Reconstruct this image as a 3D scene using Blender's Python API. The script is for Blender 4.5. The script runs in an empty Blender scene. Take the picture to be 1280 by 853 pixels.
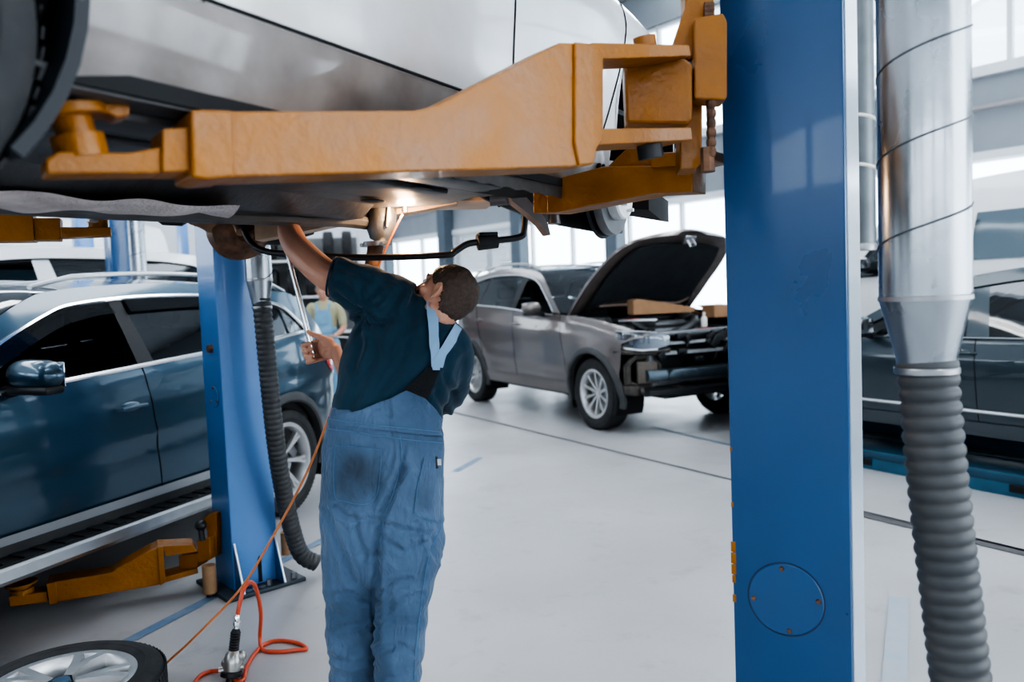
import bpy, bmesh, math, random
from mathutils import Vector, Matrix, noise
from math import sin, cos, pi, radians as R
random.seed(7)
sc = bpy.context.scene
col = sc.collection
V = Vector

# ------------------------------------------------------------------ camera frame (used to turn measured pixels into places)
FPX, EYE = 1000.0, V((0, 0, 1.5))
_p, _r = R(3.52), R(2.3)
_f = V((0, cos(_p), -sin(_p))); _r0 = V((1, 0, 0)); _u0 = _r0.cross(_f)
_rt = _r0*cos(_r) - _u0*sin(_r); _up = _r0*sin(_r) + _u0*cos(_r)
def ray(x, y): return _f + _rt*((x-640)/FPX) + _up*((426.5-y)/FPX)
def at(x, y, d): return EYE + ray(x, y)*d
def onpl(x, y, p0, n):
    d = ray(x, y); n = V(n); return EYE + d*((V(p0)-EYE).dot(n)/d.dot(n))
def floorpt(x, y, z=0.0): return onpl(x, y, (0, 0, z), (0, 0, 1))

# ------------------------------------------------------------------ materials
MATS = {}
def mat(name, c, rough=.5, metal=0., coat=0., noise_amt=0., nscale=8., c2=None, bump=0., bscale=40., trans=0., emit=0., spec=.5, alpha=1., rvar=0., streak=None, detail=5.):
    if name in MATS: return MATS[name]
    m = bpy.data.materials.new(name); m.use_nodes = True
    nt = m.node_tree; b = nt.nodes['Principled BSDF']
    def c4(c): return (c[0], c[1], c[2], 1)
    b.inputs['Base Color'].default_value = c4(c)
    b.inputs['Roughness'].default_value = rough; b.inputs['Metallic'].default_value = metal
    b.inputs['Coat Weight'].default_value = coat; b.inputs['Coat Roughness'].default_value = .05
    b.inputs['Specular IOR Level'].default_value = spec
    if trans: b.inputs['Transmission Weight'].default_value = trans
    if emit: b.inputs['Emission Color'].default_value = c4(c); b.inputs['Emission Strength'].default_value = emit
    tc = nt.nodes.new('ShaderNodeTexCoord')
    src = tc.outputs['Object']
    if streak:
        mp = nt.nodes.new('ShaderNodeMapping'); mp.inputs['Scale'].default_value = streak
        nt.links.new(src, mp.inputs['Vector']); src = mp.outputs['Vector']
    if noise_amt or rvar:
        n = nt.nodes.new('ShaderNodeTexNoise'); n.inputs['Scale'].default_value = nscale; n.inputs['Detail'].default_value = detail
        nt.links.new(src, n.inputs['Vector'])
        rp = nt.nodes.new('ShaderNodeValToRGB'); rp.color_ramp.elements[0].position = .5 - .2; rp.color_ramp.elements[1].position = .5+.22
        nt.links.new(n.outputs['Fac'], rp.inputs['Fac'])
        if noise_amt:
            c2 = c2 or tuple(x*.5 for x in c)
            mx = tuple(a*(1-noise_amt)+q*noise_amt for a, q in zip(c, c2))
            rp.color_ramp.elements[0].color = c4(mx); rp.color_ramp.elements[1].color = c4(c)
            nt.links.new(rp.outputs['Color'], b.inputs['Base Color'])
        if rvar:
            mr = nt.nodes.new('ShaderNodeMapRange'); mr.inputs['From Min'].default_value = .3; mr.inputs['From Max'].default_value = .7
            mr.inputs['To Min'].default_value = max(0.02, rough-rvar); mr.inputs['To Max'].default_value = min(1, rough+rvar)
            nt.links.new(n.outputs['Fac'], mr.inputs['Value']); nt.links.new(mr.outputs['Result'], b.inputs['Roughness'])
    if bump:
        n2 = nt.nodes.new('ShaderNodeTexNoise'); n2.inputs['Scale'].default_value = bscale; n2.inputs['Detail'].default_value = 4
        nt.links.new(src, n2.inputs['Vector'])
        bp = nt.nodes.new('ShaderNodeBump'); bp.inputs['Strength'].default_value = bump; bp.inputs['Distance'].default_value = .01
        nt.links.new(n2.outputs['Fac'], bp.inputs['Height']); nt.links.new(bp.outputs['Normal'], b.inputs['Normal'])
    MATS[name] = m
    return m

def glass_mat(name, tint, t=.35, rough=.02, ior=1.5):
    """thin window glass: tinted see-through plus mirror reflection"""
    m = bpy.data.materials.new(name); m.use_nodes = True; nt = m.node_tree
    for n in list(nt.nodes): nt.nodes.remove(n)
    out = nt.nodes.new('ShaderNodeOutputMaterial'); tr = nt.nodes.new('ShaderNodeBsdfTransparent'); gl = nt.nodes.new('ShaderNodeBsdfGlossy')
    fr = nt.nodes.new('ShaderNodeFresnel'); fr.inputs['IOR'].default_value = ior
    mr = nt.nodes.new('ShaderNodeMath'); mr.operation = 'ADD'; mr.inputs[1].default_value = .05; mr.use_clamp = True
    mx = nt.nodes.new('ShaderNodeMixShader')
    tr.inputs['Color'].default_value = (tint[0]*t, tint[1]*t, tint[2]*t, 1); gl.inputs['Roughness'].default_value = rough
    gl.inputs['Color'].default_value = (.9, .95, 1, 1)
    nt.links.new(fr.outputs[0], mr.inputs[0]); nt.links.new(mr.outputs[0], mx.inputs[0])
    nt.links.new(tr.outputs[0], mx.inputs[1]); nt.links.new(gl.outputs[0], mx.inputs[2]); nt.links.new(mx.outputs[0], out.inputs[0])
    return m

def paint_mat(name, c, metal=.55, rough=.34, dust=(.2, .2, .19), dustamt=.25):
    """car paint under a clear coat with dust collecting low down"""
    m = bpy.data.materials.new(name); m.use_nodes = True; nt = m.node_tree; b = nt.nodes['Principled BSDF']
    b.inputs['Metallic'].default_value = metal; b.inputs['Roughness'].default_value = rough
    b.inputs['Coat Weight'].default_value = .9; b.inputs['Coat Roughness'].default_value = .06
    tc = nt.nodes.new('ShaderNodeTexCoord'); n = nt.nodes.new('ShaderNodeTexNoise'); n.inputs['Scale'].default_value = 5; n.inputs['Detail'].default_value = 8
    nt.links.new(tc.outputs['Object'], n.inputs['Vector'])
    sp = nt.nodes.new('ShaderNodeSeparateXYZ'); nt.links.new(tc.outputs['Object'], sp.inputs[0])
    mr = nt.nodes.new('ShaderNodeMapRange'); mr.inputs['From Min'].default_value = .85; mr.inputs['From Max'].default_value = .25
    mr.inputs['To Min'].default_value = .15; mr.inputs['To Max'].default_value = 1
    nt.links.new(sp.outputs['Z'], mr.inputs['Value'])
    mu = nt.nodes.new('ShaderNodeMath'); mu.operation = 'MULTIPLY'; nt.links.new(mr.outputs[0], mu.inputs[0]); nt.links.new(n.outputs['Fac'], mu.inputs[1])
    mu2 = nt.nodes.new('ShaderNodeMath'); mu2.operation = 'MULTIPLY'; mu2.inputs[1].default_value = dustamt*2; mu2.use_clamp = True; nt.links.new(mu.outputs[0], mu2.inputs[0])
    mx = nt.nodes.new('ShaderNodeMix'); mx.data_type = 'RGBA'; mx.inputs[6].default_value = (*c, 1); mx.inputs[7].default_value = (*dust, 1)
    nt.links.new(mu2.outputs[0], mx.inputs[0]); nt.links.new(mx.outputs[2], b.inputs['Base Color'])
    MATS[name] = m
    return m

def fabric_mat(name, c, c2, fold=.5, fscale=(7, 7, 2.2)):
    m = bpy.data.materials.new(name); m.use_nodes = True; nt = m.node_tree; b = nt.nodes['Principled BSDF']
    b.inputs['Roughness'].default_value = .85; b.inputs['Specular IOR Level'].default_value = .2
    b.inputs['Sheen Weight'].default_value = .15
    tc = nt.nodes.new('ShaderNodeTexCoord'); mp = nt.nodes.new('ShaderNodeMapping'); mp.inputs['Scale'].default_value = fscale
    nt.links.new(tc.outputs['Object'], mp.inputs['Vector'])
    n = nt.nodes.new('ShaderNodeTexNoise'); n.inputs['Scale'].default_value = 1.6; n.inputs['Detail'].default_value = 3; n.inputs['Distortion'].default_value = .8
    nt.links.new(mp.outputs[0], n.inputs['Vector'])
    n1 = nt.nodes.new('ShaderNodeTexNoise'); n1.inputs['Scale'].default_value = 3; n1.inputs['Detail'].default_value = 6; nt.links.new(tc.outputs['Object'], n1.inputs['Vector'])
    rp = nt.nodes.new('ShaderNodeValToRGB'); rp.color_ramp.elements[0].position = .38; rp.color_ramp.elements[1].position = .62
    rp.color_ramp.elements[0].color = (*c2, 1); rp.color_ramp.elements[1].color = (*c, 1)
    nt.links.new(n1.outputs['Fac'], rp.inputs['Fac']); nt.links.new(rp.outputs['Color'], b.inputs['Base Color'])
    wv = nt.nodes.new('ShaderNodeTexNoise'); wv.inputs['Scale'].default_value = 420; nt.links.new(tc.outputs['Object'], wv.inputs['Vector'])
    b1 = nt.nodes.new('ShaderNodeBump'); b1.inputs['Strength'].default_value = fold; b1.inputs['Distance'].default_value = .03
    nt.links.new(n.outputs['Fac'], b1.inputs['Height'])
    b2 = nt.nodes.new('ShaderNodeBump'); b2.inputs['Strength'].default_value = .25; b2.inputs['Distance'].default_value = .001
    nt.links.new(wv.outputs['Fac'], b2.inputs['Height']); nt.links.new(b1.outputs[0], b2.inputs['Normal']); nt.links.new(b2.outputs[0], b.inputs['Normal'])
    MATS[name] = m
    return m

# ------------------------------------------------------------------ scene tree helpers
def thing(name, label, cat, loc=(0, 0, 0), rz=0., group=None):
    o = bpy.data.objects.new(name, None); col.objects.link(o); o.location = loc; o.rotation_euler = (0, 0, rz); o.empty_display_size = .1
    o['label'] = label; o['category'] = cat
    if group: o['group'] = group
    return o
def tag(o, label=None, cat=None, group=None, kind=None):
    for k, v in (('label', label), ('category', cat), ('group', group), ('kind', kind)):
        if v: o[k] = v
    return o
def copy_tree(o, parent=None):
    c = o.copy(); col.objects.link(c)
    if parent: c.parent = parent
    for ch in list(o.children): copy_tree(ch, c)
    return c

def frame_of(a, b=None):
    """3x3 matrix whose z axis is a"""
    a = V(a).normalized(); t = V((0, 0, 1)) if abs(a.z) < .95 else V((1, 0, 0))
    x = t.cross(a).normalized(); y = a.cross(x)
    return Matrix((x, y, a)).transposed()

class MB:
    def __init__(s): s.bm = bmesh.new()
    def _xf(s, vs, M):
        for v in vs: v.co = M @ v.co
    def box(s, c, size, rot=None, bev=0., seg=2):
        t = bmesh.new(); bmesh.ops.create_cube(t, size=1)
        for v in t.verts: v.co = V((v.co.x*size[0], v.co.y*size[1], v.co.z*size[2]))
        if bev: bmesh.ops.bevel(t, geom=t.edges[:], offset=bev, segments=seg, affect='EDGES', profile=.5)
        M = Matrix.Translation(V(c))
        if rot is not None: M = M @ (rot.to_4x4() if isinstance(rot, Matrix) else Matrix.Rotation(rot, 4, 'Z'))
        return s.merge(t, M)
    def merge(s, t, M=None):
        if M is not None: t.transform(M)
        me = bpy.data.meshes.new('tmp'); t.to_mesh(me); t.free(); s.bm.from_mesh(me); bpy.data.meshes.remove(me); return s
    def tube(s, pts, r, seg=10, cap=True, rr=None, flat=None):
        """swept tube; rr: per-point radii; flat=(sx,sy) section scale"""
        pts = [V(p) for p in pts]; n = len(pts); rings = []
        x = None
        for i, p in enumerate(pts):
            a = (pts[min(i+1, n-1)] - pts[max(i-1, 0)])
            if a.length < 1e-9: a = V((0, 0, 1))
            a.normalize()
            if x is None: m = frame_of(a); x = m.col[0].copy()
            x = (x - a*x.dot(a))
            if x.length < 1e-6: x = frame_of(a).col[0].copy()
            x.normalize(); y = a.cross(x); q = rr[i] if rr else r
            fx, fy = flat or (1, 1)
            rings.append([s.bm.verts.new(p + x*(q*fx*cos(2*pi*k/seg)) + y*(q*fy*sin(2*pi*k/seg))) for k in range(seg)])
        for i in range(n-1):
            for k in range(seg):
                s.bm.faces.new((rings[i][k], rings[i][(k+1) % seg], rings[i+1][(k+1) % seg], rings[i+1][k]))
        if cap: s.bm.faces.new(rings[0][::-1]); s.bm.faces.new(rings[-1])
        return s
    def cyl(s, a, b, r, seg=20, r2=None): return s.tube([a, b], r, seg, True, [r, r if r2 is None else r2])
    def lathe(s, prof, c=(0, 0, 0), axis=(0, 0, 1), seg=40, closed=False):
        """prof: list of (radius, height along axis)"""
        M = frame_of(axis); rings = []
        for (r, h) in prof:
            if r < 1e-6: rings.append([s.bm.verts.new(V(c) + M @ V((0, 0, h)))])
            else: rings.append([s.bm.verts.new(V(c) + M @ V((r*cos(2*pi*k/seg), r*sin(2*pi*k/seg), h))) for k in range(seg)])
        m = len(rings)
        for i in range(m if closed else m-1):
            A, B = rings[i], rings[(i+1) % m]
            for k in range(seg):
                k2 = (k+1) % seg
                if len(A) == 1 and len(B) == 1: continue
                if len(A) == 1: s.bm.faces.new((A[0], B[k2], B[k]))
                elif len(B) == 1: s.bm.faces.new((A[k], A[k2], B[0]))
                else: s.bm.faces.new((A[k], A[k2], B[k2], B[k]))
        return s
    def prism(s, poly, t0, t1, M=None, bev=0.):
        """poly: list of (u, v) ; extruded along local z from t0 to t1, then transformed by M (local x=u, y=v, z=thickness)"""
        t = bmesh.new(); a = [t.verts.new((u, v, t0)) for u, v in poly]; b = [t.verts.new((u, v, t1)) for u, v in poly]
        n = len(poly)
        fa = t.faces.new(a[::-1]); fb = t.faces.new(b)
        for i in range(n): t.faces.new((a[i], a[(i+1) % n], b[(i+1) % n], b[i]))
        bmesh.ops.recalc_face_normals(t, faces=t.faces[:])
        if bev: bmesh.ops.bevel(t, geom=t.edges[:], offset=bev, segments=2, affect='EDGES', profile=.5, clamp_overlap=True)
        bmesh.ops.triangulate(t, faces=[f for f in t.faces if len(f.verts) > 4])
        return s.merge(t, M)
    def loft(s, rings, cap=True, closed=True):
        R_ = [[s.bm.verts.new(V(p)) for p in r] for r in rings]; m = len(R_[0])
        for i in range(len(R_)-1):
            for k in range(m if closed else m-1):
                s.bm.faces.new((R_[i][k], R_[i][(k+1) % m], R_[i+1][(k+1) % m], R_[i+1][k]))
        if cap and closed: s.bm.faces.new(R_[0][::-1]); s.bm.faces.new(R_[-1])
        return s
    def sphere(s, c, r, sx=1, sy=1, sz=1, seg=20, rot=None):
        t = bmesh.new(); bmesh.ops.create_uvsphere(t, u_segments=seg, v_segments=max(8, seg//2), radius=r)
        for v in t.verts: v.co = V((v.co.x*sx, v.co.y*sy, v.co.z*sz))
        M = Matrix.Translation(V(c))
        if rot is not None: M = M @ rot.to_4x4()
        return s.merge(t, M)
    def build(s, name, m, parent=None, smooth=True, ang=35, loc=None, recalc=True):
        if recalc: bmesh.ops.recalc_face_normals(s.bm, faces=s.bm.faces[:])
        me = bpy.data.meshes.new(name); s.bm.to_mesh(me); s.bm.free()
        if smooth and len(me.polygons):
            me.polygons.foreach_set('use_smooth', [True]*len(me.polygons)); me.set_sharp_from_angle(angle=R(ang))
        o = bpy.data.objects.new(name, me); col.objects.link(o); me.materials.append(m)
        if parent: o.parent = parent
        if loc is not None: o.location = loc
        return o

def explode(*names):
    """split meshes of these names into one object per connected piece (same parent, same kind of name)"""
    for o in [o for o in list(col.objects) if o.type == 'MESH' and o.name.split('.')[0] in names]:
        me = o.data; n = len(me.vertices); par = list(range(n))
        def find(a):
            while par[a] != a: par[a] = par[par[a]]; a = par[a]
            return a
        for e in me.edges:
            a, b = find(e.vertices[0]), find(e.vertices[1])
            if a != b: par[a] = b
        groups = {}
        for p in me.polygons: groups.setdefault(find(p.vertices[0]), []).append(p)
        if len(groups) < 2: continue
        base = o.name.split('.')[0]
        for k, fs in enumerate(groups.values()):
            idx = {}; vs = []; ff = []
            for p in fs:
                q = []
                for v in p.vertices:
                    if v not in idx: idx[v] = len(vs); vs.append(me.vertices[v].co.copy())
                    q.append(idx[v])
                ff.append(q)
            m2 = bpy.data.meshes.new(base); m2.from_pydata(vs, [], ff); m2.materials.append(me.materials[0])
            m2.polygons.foreach_set('use_smooth', [fs[0].use_smooth]*len(ff)); m2.set_sharp_from_angle(angle=R(30))
            if k == 0: o.data = m2
            else:
                c = bpy.data.objects.new(base, m2); col.objects.link(c); c.parent = o.parent; c.matrix_basis = o.matrix_basis.copy()
def proj(P):
    v = V(P)-EYE; d = v.dot(_f); return 640+FPX*v.dot(_rt)/d, 426.5-FPX*v.dot(_up)/d
def crease_field(segs):
    """folds of cloth traced as polylines [(x, y)...], width, depth (negative = valley)"""
    def fn(P):
        x, y = proj(P); d = 0
        for pts, w_, dep in segs:
            best = 1e9
            for (a, b), (c, e) in zip(pts, pts[1:]):
                ux, uy = c-a, e-b; L2 = ux*ux+uy*uy; t = max(0, min(1, ((x-a)*ux+(y-b)*uy)/L2)); qx, qy = a+ux*t-x, b+uy*t-y; q = qx*qx+qy*qy
                if q < best: best = q
            r_ = math.sqrt(best)/w_
            if r_ < 3: d += dep*(math.exp(-r_*r_) - .45*math.exp(-(r_-1.7)**2*1.6))
        return d
    return fn
def plane_frame(P0, a, up=(0, 0, 1)):
    """vertical-ish plane through P0 with in-plane axis a; returns matrix local(u,v,w)->world and inverse pixel mapper"""
    a = V(a).normalized(); w = a.cross(V(up)).normalized(); v = w.cross(a).normalized()
    M = Matrix.Translation(V(P0)) @ Matrix((a, v, w)).transposed().to_4x4()
    Mi = M.inverted()
    def px(x, y):
        q = Mi @ onpl(x, y, P0, w); return (q.x, q.y)
    return M, px

def catmull(pts, n=8):
    pts = [V(p) for p in pts]; out = []
    for i in range(len(pts)-1):
        p0 = pts[max(i-1, 0)]; p1 = pts[i]; p2 = pts[i+1]; p3 = pts[min(i+2, len(pts)-1)]
        for k in range(n):
            t = k/n
            out.append(.5*((2*p1) + (p2-p0)*t + (2*p0-5*p1+4*p2-p3)*t*t + (-p0+3*p1-3*p2+p3)*t*t*t))
    out.append(pts[-1]); return out
def lerp_list(L, x):
    """piecewise linear over list of (x, value), any order of x"""
    L = sorted(L)
    if x <= L[0][0]: return L[0][1]
    for (a, va), (b, vb) in zip(L, L[1:]):
        if x <= b: return va + (vb-va)*(x-a)/max(b-a, 1e-9)
    return L[-1][1]
def smooth_list(L, x):
    L = sorted(L)
    if x <= L[0][0]: return L[0][1]
    if x >= L[-1][0]: return L[-1][1]
    for i, ((a, va), (b, vb)) in enumerate(zip(L, L[1:])):
        if x <= b:
            t = (x-a)/(b-a); h = b-a
            m0 = ((vb-L[i-1][1])/(b-L[i-1][0])) if i > 0 else (vb-va)/h
            m1 = ((L[i+2][1]-va)/(L[i+2][0]-a)) if i+2 < len(L) else (vb-va)/h
            return (2*t**3-3*t*t+1)*va + (t**3-2*t*t+t)*h*m0 + (-2*t**3+3*t*t)*vb + (t**3-t*t)*h*m1

def fold_mesh(name, bm, m, parent=None, voxel=.008, sm=6, disp=None, sub=False):
    """fuse overlapping closed shapes into one continuous skin (voxel remesh), relax it, then displace it"""
    bmesh.ops.recalc_face_normals(bm, faces=bm.faces[:])
    me = bpy.data.meshes.new('t'); bm.to_mesh(me); bm.free()
    t = bpy.data.objects.new('t', me); col.objects.link(t)
    md = t.modifiers.new('r', 'REMESH'); md.mode = 'VOXEL'; md.voxel_size = voxel
    md2 = t.modifiers.new('s', 'SMOOTH'); md2.factor = .5; md2.iterations = sm
    bpy.context.view_layer.update()
    dg = bpy.context.evaluated_depsgraph_get()
    res = bpy.data.meshes.new_from_object(t.evaluated_get(dg), depsgraph=dg)
    bpy.data.objects.remove(t)
    res.name = name
    if disp:
        ns = [v.normal.copy() for v in res.vertices]
        for v, n in zip(res.vertices, ns): v.co = v.co + n*disp(v.co, n)
    res.polygons.foreach_set('use_smooth', [True]*len(res.polygons))
    res.materials.clear(); res.materials.append(m)
    o = bpy.data.objects.new(name, res); col.objects.link(o)
    if parent: o.parent = parent
    return o
# ------------------------------------------------------------------ shared materials
BLACK = mat('black_plastic', (.012, .014, .017), .45, bump=.05, bscale=300)
RUB = mat('rubber', (.018, .02, .023), .75, noise_amt=.6, nscale=12, c2=(.05, .05, .05), bump=.15, bscale=60)
DARK = mat('dark_cavity', (.006, .007, .009), .8)
TRIMGRAY = mat('grey_plastic', (.05, .055, .06), .6, noise_amt=.4, nscale=10, c2=(.1, .095, .09))
CHROME = mat('chrome', (.85, .87, .9), .12, 1.)
SATIN = mat('satin_metal', (.62, .64, .66), .3, 1., noise_amt=.3, nscale=9)
STEEL = mat('steel', (.35, .36, .37), .35, 1., noise_amt=.5, nscale=20)
RIM = mat('alloy', (.66, .67, .68), .32, .75, noise_amt=.35, nscale=8, c2=(.35, .33, .3))
GALV = mat('galvanized_steel', (.38, .41, .44), .27, .95, noise_amt=.6, nscale=6, c2=(.2, .22, .24), bump=.10, bscale=14, rvar=.1, streak=(1, 1, .6))
BLUE = mat('blue_lift_paint', (.012, .08, .215), .33, 0., coat=.3, noise_amt=.3, nscale=3, c2=(.007, .045, .12), bump=.012, bscale=30, rvar=.08)
BLUE2 = mat('blue_lift_paint_lit', (.13, .29, .60), .35, 0., coat=.3, noise_amt=.25, nscale=3, c2=(.08, .2, .45), bump=.04, bscale=30)  # same lift paint, with the light on the left post's right face mixed in
YEL = mat('orange_lift_paint', (.335, .122, .001), .42, 0., coat=.12, noise_amt=.6, nscale=7, c2=(.15, .048, .001), bump=.35, bscale=45, rvar=.14)
RUST = mat('rusty_iron', (.23, .12, .07), .6, .3, noise_amt=.8, nscale=22, c2=(.04, .025, .02), bump=.4, bscale=50)
BROWNMETAL = mat('warm_iron', (.3, .17, .1), .5, .45, noise_amt=.7, nscale=14, c2=(.06, .04, .03), bump=.3, bscale=50)
UNDER = mat('underbody_coating', (.10, .105, .115), .5, .1, noise_amt=.7, nscale=7, c2=(.05, .045, .042), bump=.25, bscale=26)
SHIELD = mat('embossed_heat_shield', (.85, .76, .72), .45, .2, noise_amt=.5, nscale=10, c2=(.16, .12, .1), bump=.9, bscale=90)
CORR = mat('hose_rubber', (.035, .04, .045), .5, noise_amt=.5, nscale=14, c2=(.09, .09, .09))
GLASS = glass_mat('car_glass', (.75, .85, .88), .62)
GLASSD = glass_mat('tinted_glass', (.5, .6, .62), .25)
WINGLASS = glass_mat('window_glass', (.95, .98, 1), .95, ior=1.04)
LENS = glass_mat('lamp_lens', (.85, .9, .95), .75)
REDLENS = mat('red_lens', (.45, .02, .02), .2, coat=.5)
SEAT = mat('seat_fabric', (.022, .022, .024), .85)
CARD = mat('cardboard', (.38, .22, .12), .85, noise_amt=.3, nscale=14)
P_DARK = paint_mat('petrol_blue_paint', (.035, .082, .125), .6, .3, (.13, .14, .15), .12)
P_GRAY = paint_mat('taupe_grey_paint', (.155, .135, .13), .55, .32, (.22, .2, .19), .2)
P_SILV = paint_mat('silver_white_paint', (.72, .73, .74), .35, .3, (.26, .19, .15), .45)
P_PICK = paint_mat('dark_slate_paint', (.035, .055, .07), .5, .3, (.1, .11, .12), .15)
P_WHITE = paint_mat('white_paint', (.82, .84, .86), .0, .35, (.55, .55, .55), .1)
SKIN = mat('skin', (.55, .29, .2), .5, noise_amt=.25, nscale=14, c2=(.4, .16, .11), bump=.1, bscale=120)
SKIN.node_tree.nodes['Principled BSDF'].inputs['Subsurface Weight'].default_value = .08
SKIN.node_tree.nodes['Principled BSDF'].inputs['Subsurface Radius'].default_value = (.02, .008, .004)
OVER = fabric_mat('overall_cotton', (.105, .172, .272), (.058, .102, .168), .9, (9, 9, 5))
STRAP = fabric_mat('strap_cotton', (.27, .42, .6), (.22, .36, .52), .1)
TEE = fabric_mat('navy_cotton', (.019, .050, .078), (.012, .034, .056), .35, (6, 6, 3))
HAIR = mat('brown_hair', (.095, .062, .046), .55, noise_amt=.7, nscale=90, c2=(.03, .02, .015), bump=.5, bscale=260, streak=(1, .35, 1))
ORANGE = mat('orange_cable', (.62, .22, .08), .45)
REDHOSE = mat('red_hose', (.62, .1, .045), .35)
# ------------------------------------------------------------------ room
def floor_material():
    m = bpy.data.materials.new('painted_concrete'); m.use_nodes = True; nt = m.node_tree; b = nt.nodes['Principled BSDF']
    tc = nt.nodes.new('ShaderNodeTexCoord')
    n1 = nt.nodes.new('ShaderNodeTexNoise'); n1.inputs['Scale'].default_value = .55; n1.inputs['Detail'].default_value = 8
    n2 = nt.nodes.new('ShaderNodeTexNoise'); n2.inputs['Scale'].default_value = 3.2; n2.inputs['Detail'].default_value = 10; n2.inputs['Roughness'].default_value = .7
    n3 = nt.nodes.new('ShaderNodeTexNoise'); n3.inputs['Scale'].default_value = 60; n3.inputs['Detail'].default_value = 3
    for n in (n1, n2, n3): nt.links.new(tc.outputs['Object'], n.inputs['Vector'])
    r1 = nt.nodes.new('ShaderNodeValToRGB'); r1.color_ramp.elements[0].position = .35; r1.color_ramp.elements[1].position = .65
    r1.color_ramp.elements[0].color = (.37, .37, .38, 1); r1.color_ramp.elements[1].color = (.47, .475, .485, 1)
    r2 = nt.nodes.new('ShaderNodeValToRGB'); r2.color_ramp.elements[0].position = .28; r2.color_ramp.elements[1].position = .45
    r2.color_ramp.elements[0].color = (.72, .70, .68, 1); r2.color_ramp.elements[1].color = (1, 1, 1, 1)
    mx = nt.nodes.new('ShaderNodeMix'); mx.data_type = 'RGBA'; mx.blend_type = 'MULTIPLY'; mx.inputs[0].default_value = .8
    nt.links.new(n1.outputs['Fac'], r1.inputs[0]); nt.links.new(n2.outputs['Fac'], r2.inputs[0])
    nt.links.new(r1.outputs[0], mx.inputs[6]); nt.links.new(r2.outputs[0], mx.inputs[7]); nt.links.new(mx.outputs[2], b.inputs['Base Color'])
    mr = nt.nodes.new('ShaderNodeMapRange'); mr.inputs['To Min'].default_value = .22; mr.inputs['To Max'].default_value = .5
    nt.links.new(n2.outputs['Fac'], mr.inputs['Value']); nt.links.new(mr.outputs[0], b.inputs['Roughness'])
    bp = nt.nodes.new('ShaderNodeBump'); bp.inputs['Strength'].default_value = .08; bp.inputs['Distance'].default_value = .003
    nt.links.new(n3.outputs['Fac'], bp.inputs['Height']); nt.links.new(bp.outputs[0], b.inputs['Normal'])
    return m
def struct(o, name=None): o['kind'] = 'structure'; return o
WALLM = mat('plaster_white', (.62, .64, .66), .8, noise_amt=.15, nscale=2)
PANEL = mat('grey_wall_panel', (.3, .33, .36), .6, noise_amt=.2, nscale=2)
COLM = mat('steel_column', (.10, .13, .16), .5, noise_amt=.3, nscale=4)
FRAMEM = mat('window_frame', (.7, .73, .75), .5)
MARK = mat('blue_floor_paint', (.09, .19, .33), .5, noise_amt=.6, nscale=9, c2=(.3, .33, .36))
MARK2 = mat('faded_blue_floor_paint', (.3, .38, .46), .5, noise_amt=.8, nscale=9, c2=(.42, .43, .44))
SEAM = mat('floor_joint', (.1, .1, .105), .7)

# room footprint
WA, WB = V((10.92, 6.7, 0)), V((-3.57, 24.6, 0))       # long glazed wall on the right
WC, WD = V((-13.5, 19.0, 0)), V((-9, -7, 0))
WE = V((9.5, -7, 0))
m = MB(); vs = [m.bm.verts.new(p) for p in (WA+V((3.5, -2.5, 0)), WB+V((1.2, 1.2, 0)), WC+V((-.5, .5, 0)), WD+V((-.5, -.5, 0)), WE+V((4, -.5, 0)))]
m.bm.faces.new(vs); struct(m.build('floor', floor_material(), smooth=False))

wd = (WB-WA).normalized(); wl = (WB-WA).length
W0 = WA - wd*5.5                                             # start of right wall (off frame)
rotw = math.atan2(wd.y, wd.x); nin = V((-wd.y, wd.x, 0))      # nin points outside or inside
if nin.dot(V((0, 0, 0))-WA) < 0: nin = -nin
def wallbox(mb, s0, s1, z0, z1, t=.25, off=0.):
    c = W0 + wd*((s0+s1)/2) - nin*(t/2) + nin*off; mb.box(V((c.x, c.y, (z0+z1)/2)), (s1-s0, t, z1-z0), rotw)
L = (WB-W0).length
TOP = 7.4
m = MB(); wallbox(m, 0, L, 3.2, 4.35); wallbox(m, 0, L, 6.7, TOP)
wallbox(m, 0, L, 0, .25)
struct(m.build('wall_right', PANEL, smooth=False))
m = MB(); wallbox(m, 0, L, 4.3, 4.45, .4, .1); wallbox(m, 0, L, 3.12, 3.24, .34, .06)
struct(m.build('trim_1', FRAMEM, smooth=False))
# ledge pipe along the beam
m = MB(); p = W0 + nin*.12; q = WB - wd*.6 + nin*.12; m.tube([V((p.x, p.y, 3.85)), V((q.x, q.y, 3.85))], .035, 8)
tag(m.build('service_pipe', mat('pipe_paint', (.35, .33, .33), .5)), 'thin grey service pipe running along the beam above the bright doorway', 'pipe')
ncol = 9; k = 0
colpos = [L*i/ncol for i in range(ncol+1)]
for i, s_ in enumerate(colpos):
    m = MB(); wallbox(m, s_-.17, s_+.17, 0, TOP, .3, .32)
    o = struct(m.build('trim_%d' % (i+2), COLM, smooth=False))
for i in range(ncol):
    a, b = colpos[i]+.17, colpos[i+1]-.17
    for (z0, z1) in ((.25, 3.2), (4.35, 6.7)):
        k += 1
        m = MB(); w_ = b-a
        for j in range(3 if z0 < 1 else 4):
            s_ = a + w_*j/(2 if z0 < 1 else 3); wallbox(m, s_-.035, s_+.035, z0, z1, .1, -.05)
        for zz in ((z0+.05), z1-.05) + (() if z0 < 1 else ((z0+z1)/2,)): wallbox(m, a, b, zz-.035, zz+.035, .1, -.05)
        fr = struct(m.build('window_%d' % k, FRAMEM, smooth=False))
        m = MB(); wallbox(m, a, b, z0, z1, .012, -.1); m.build('pane', WINGLASS, fr, smooth=False)
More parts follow.
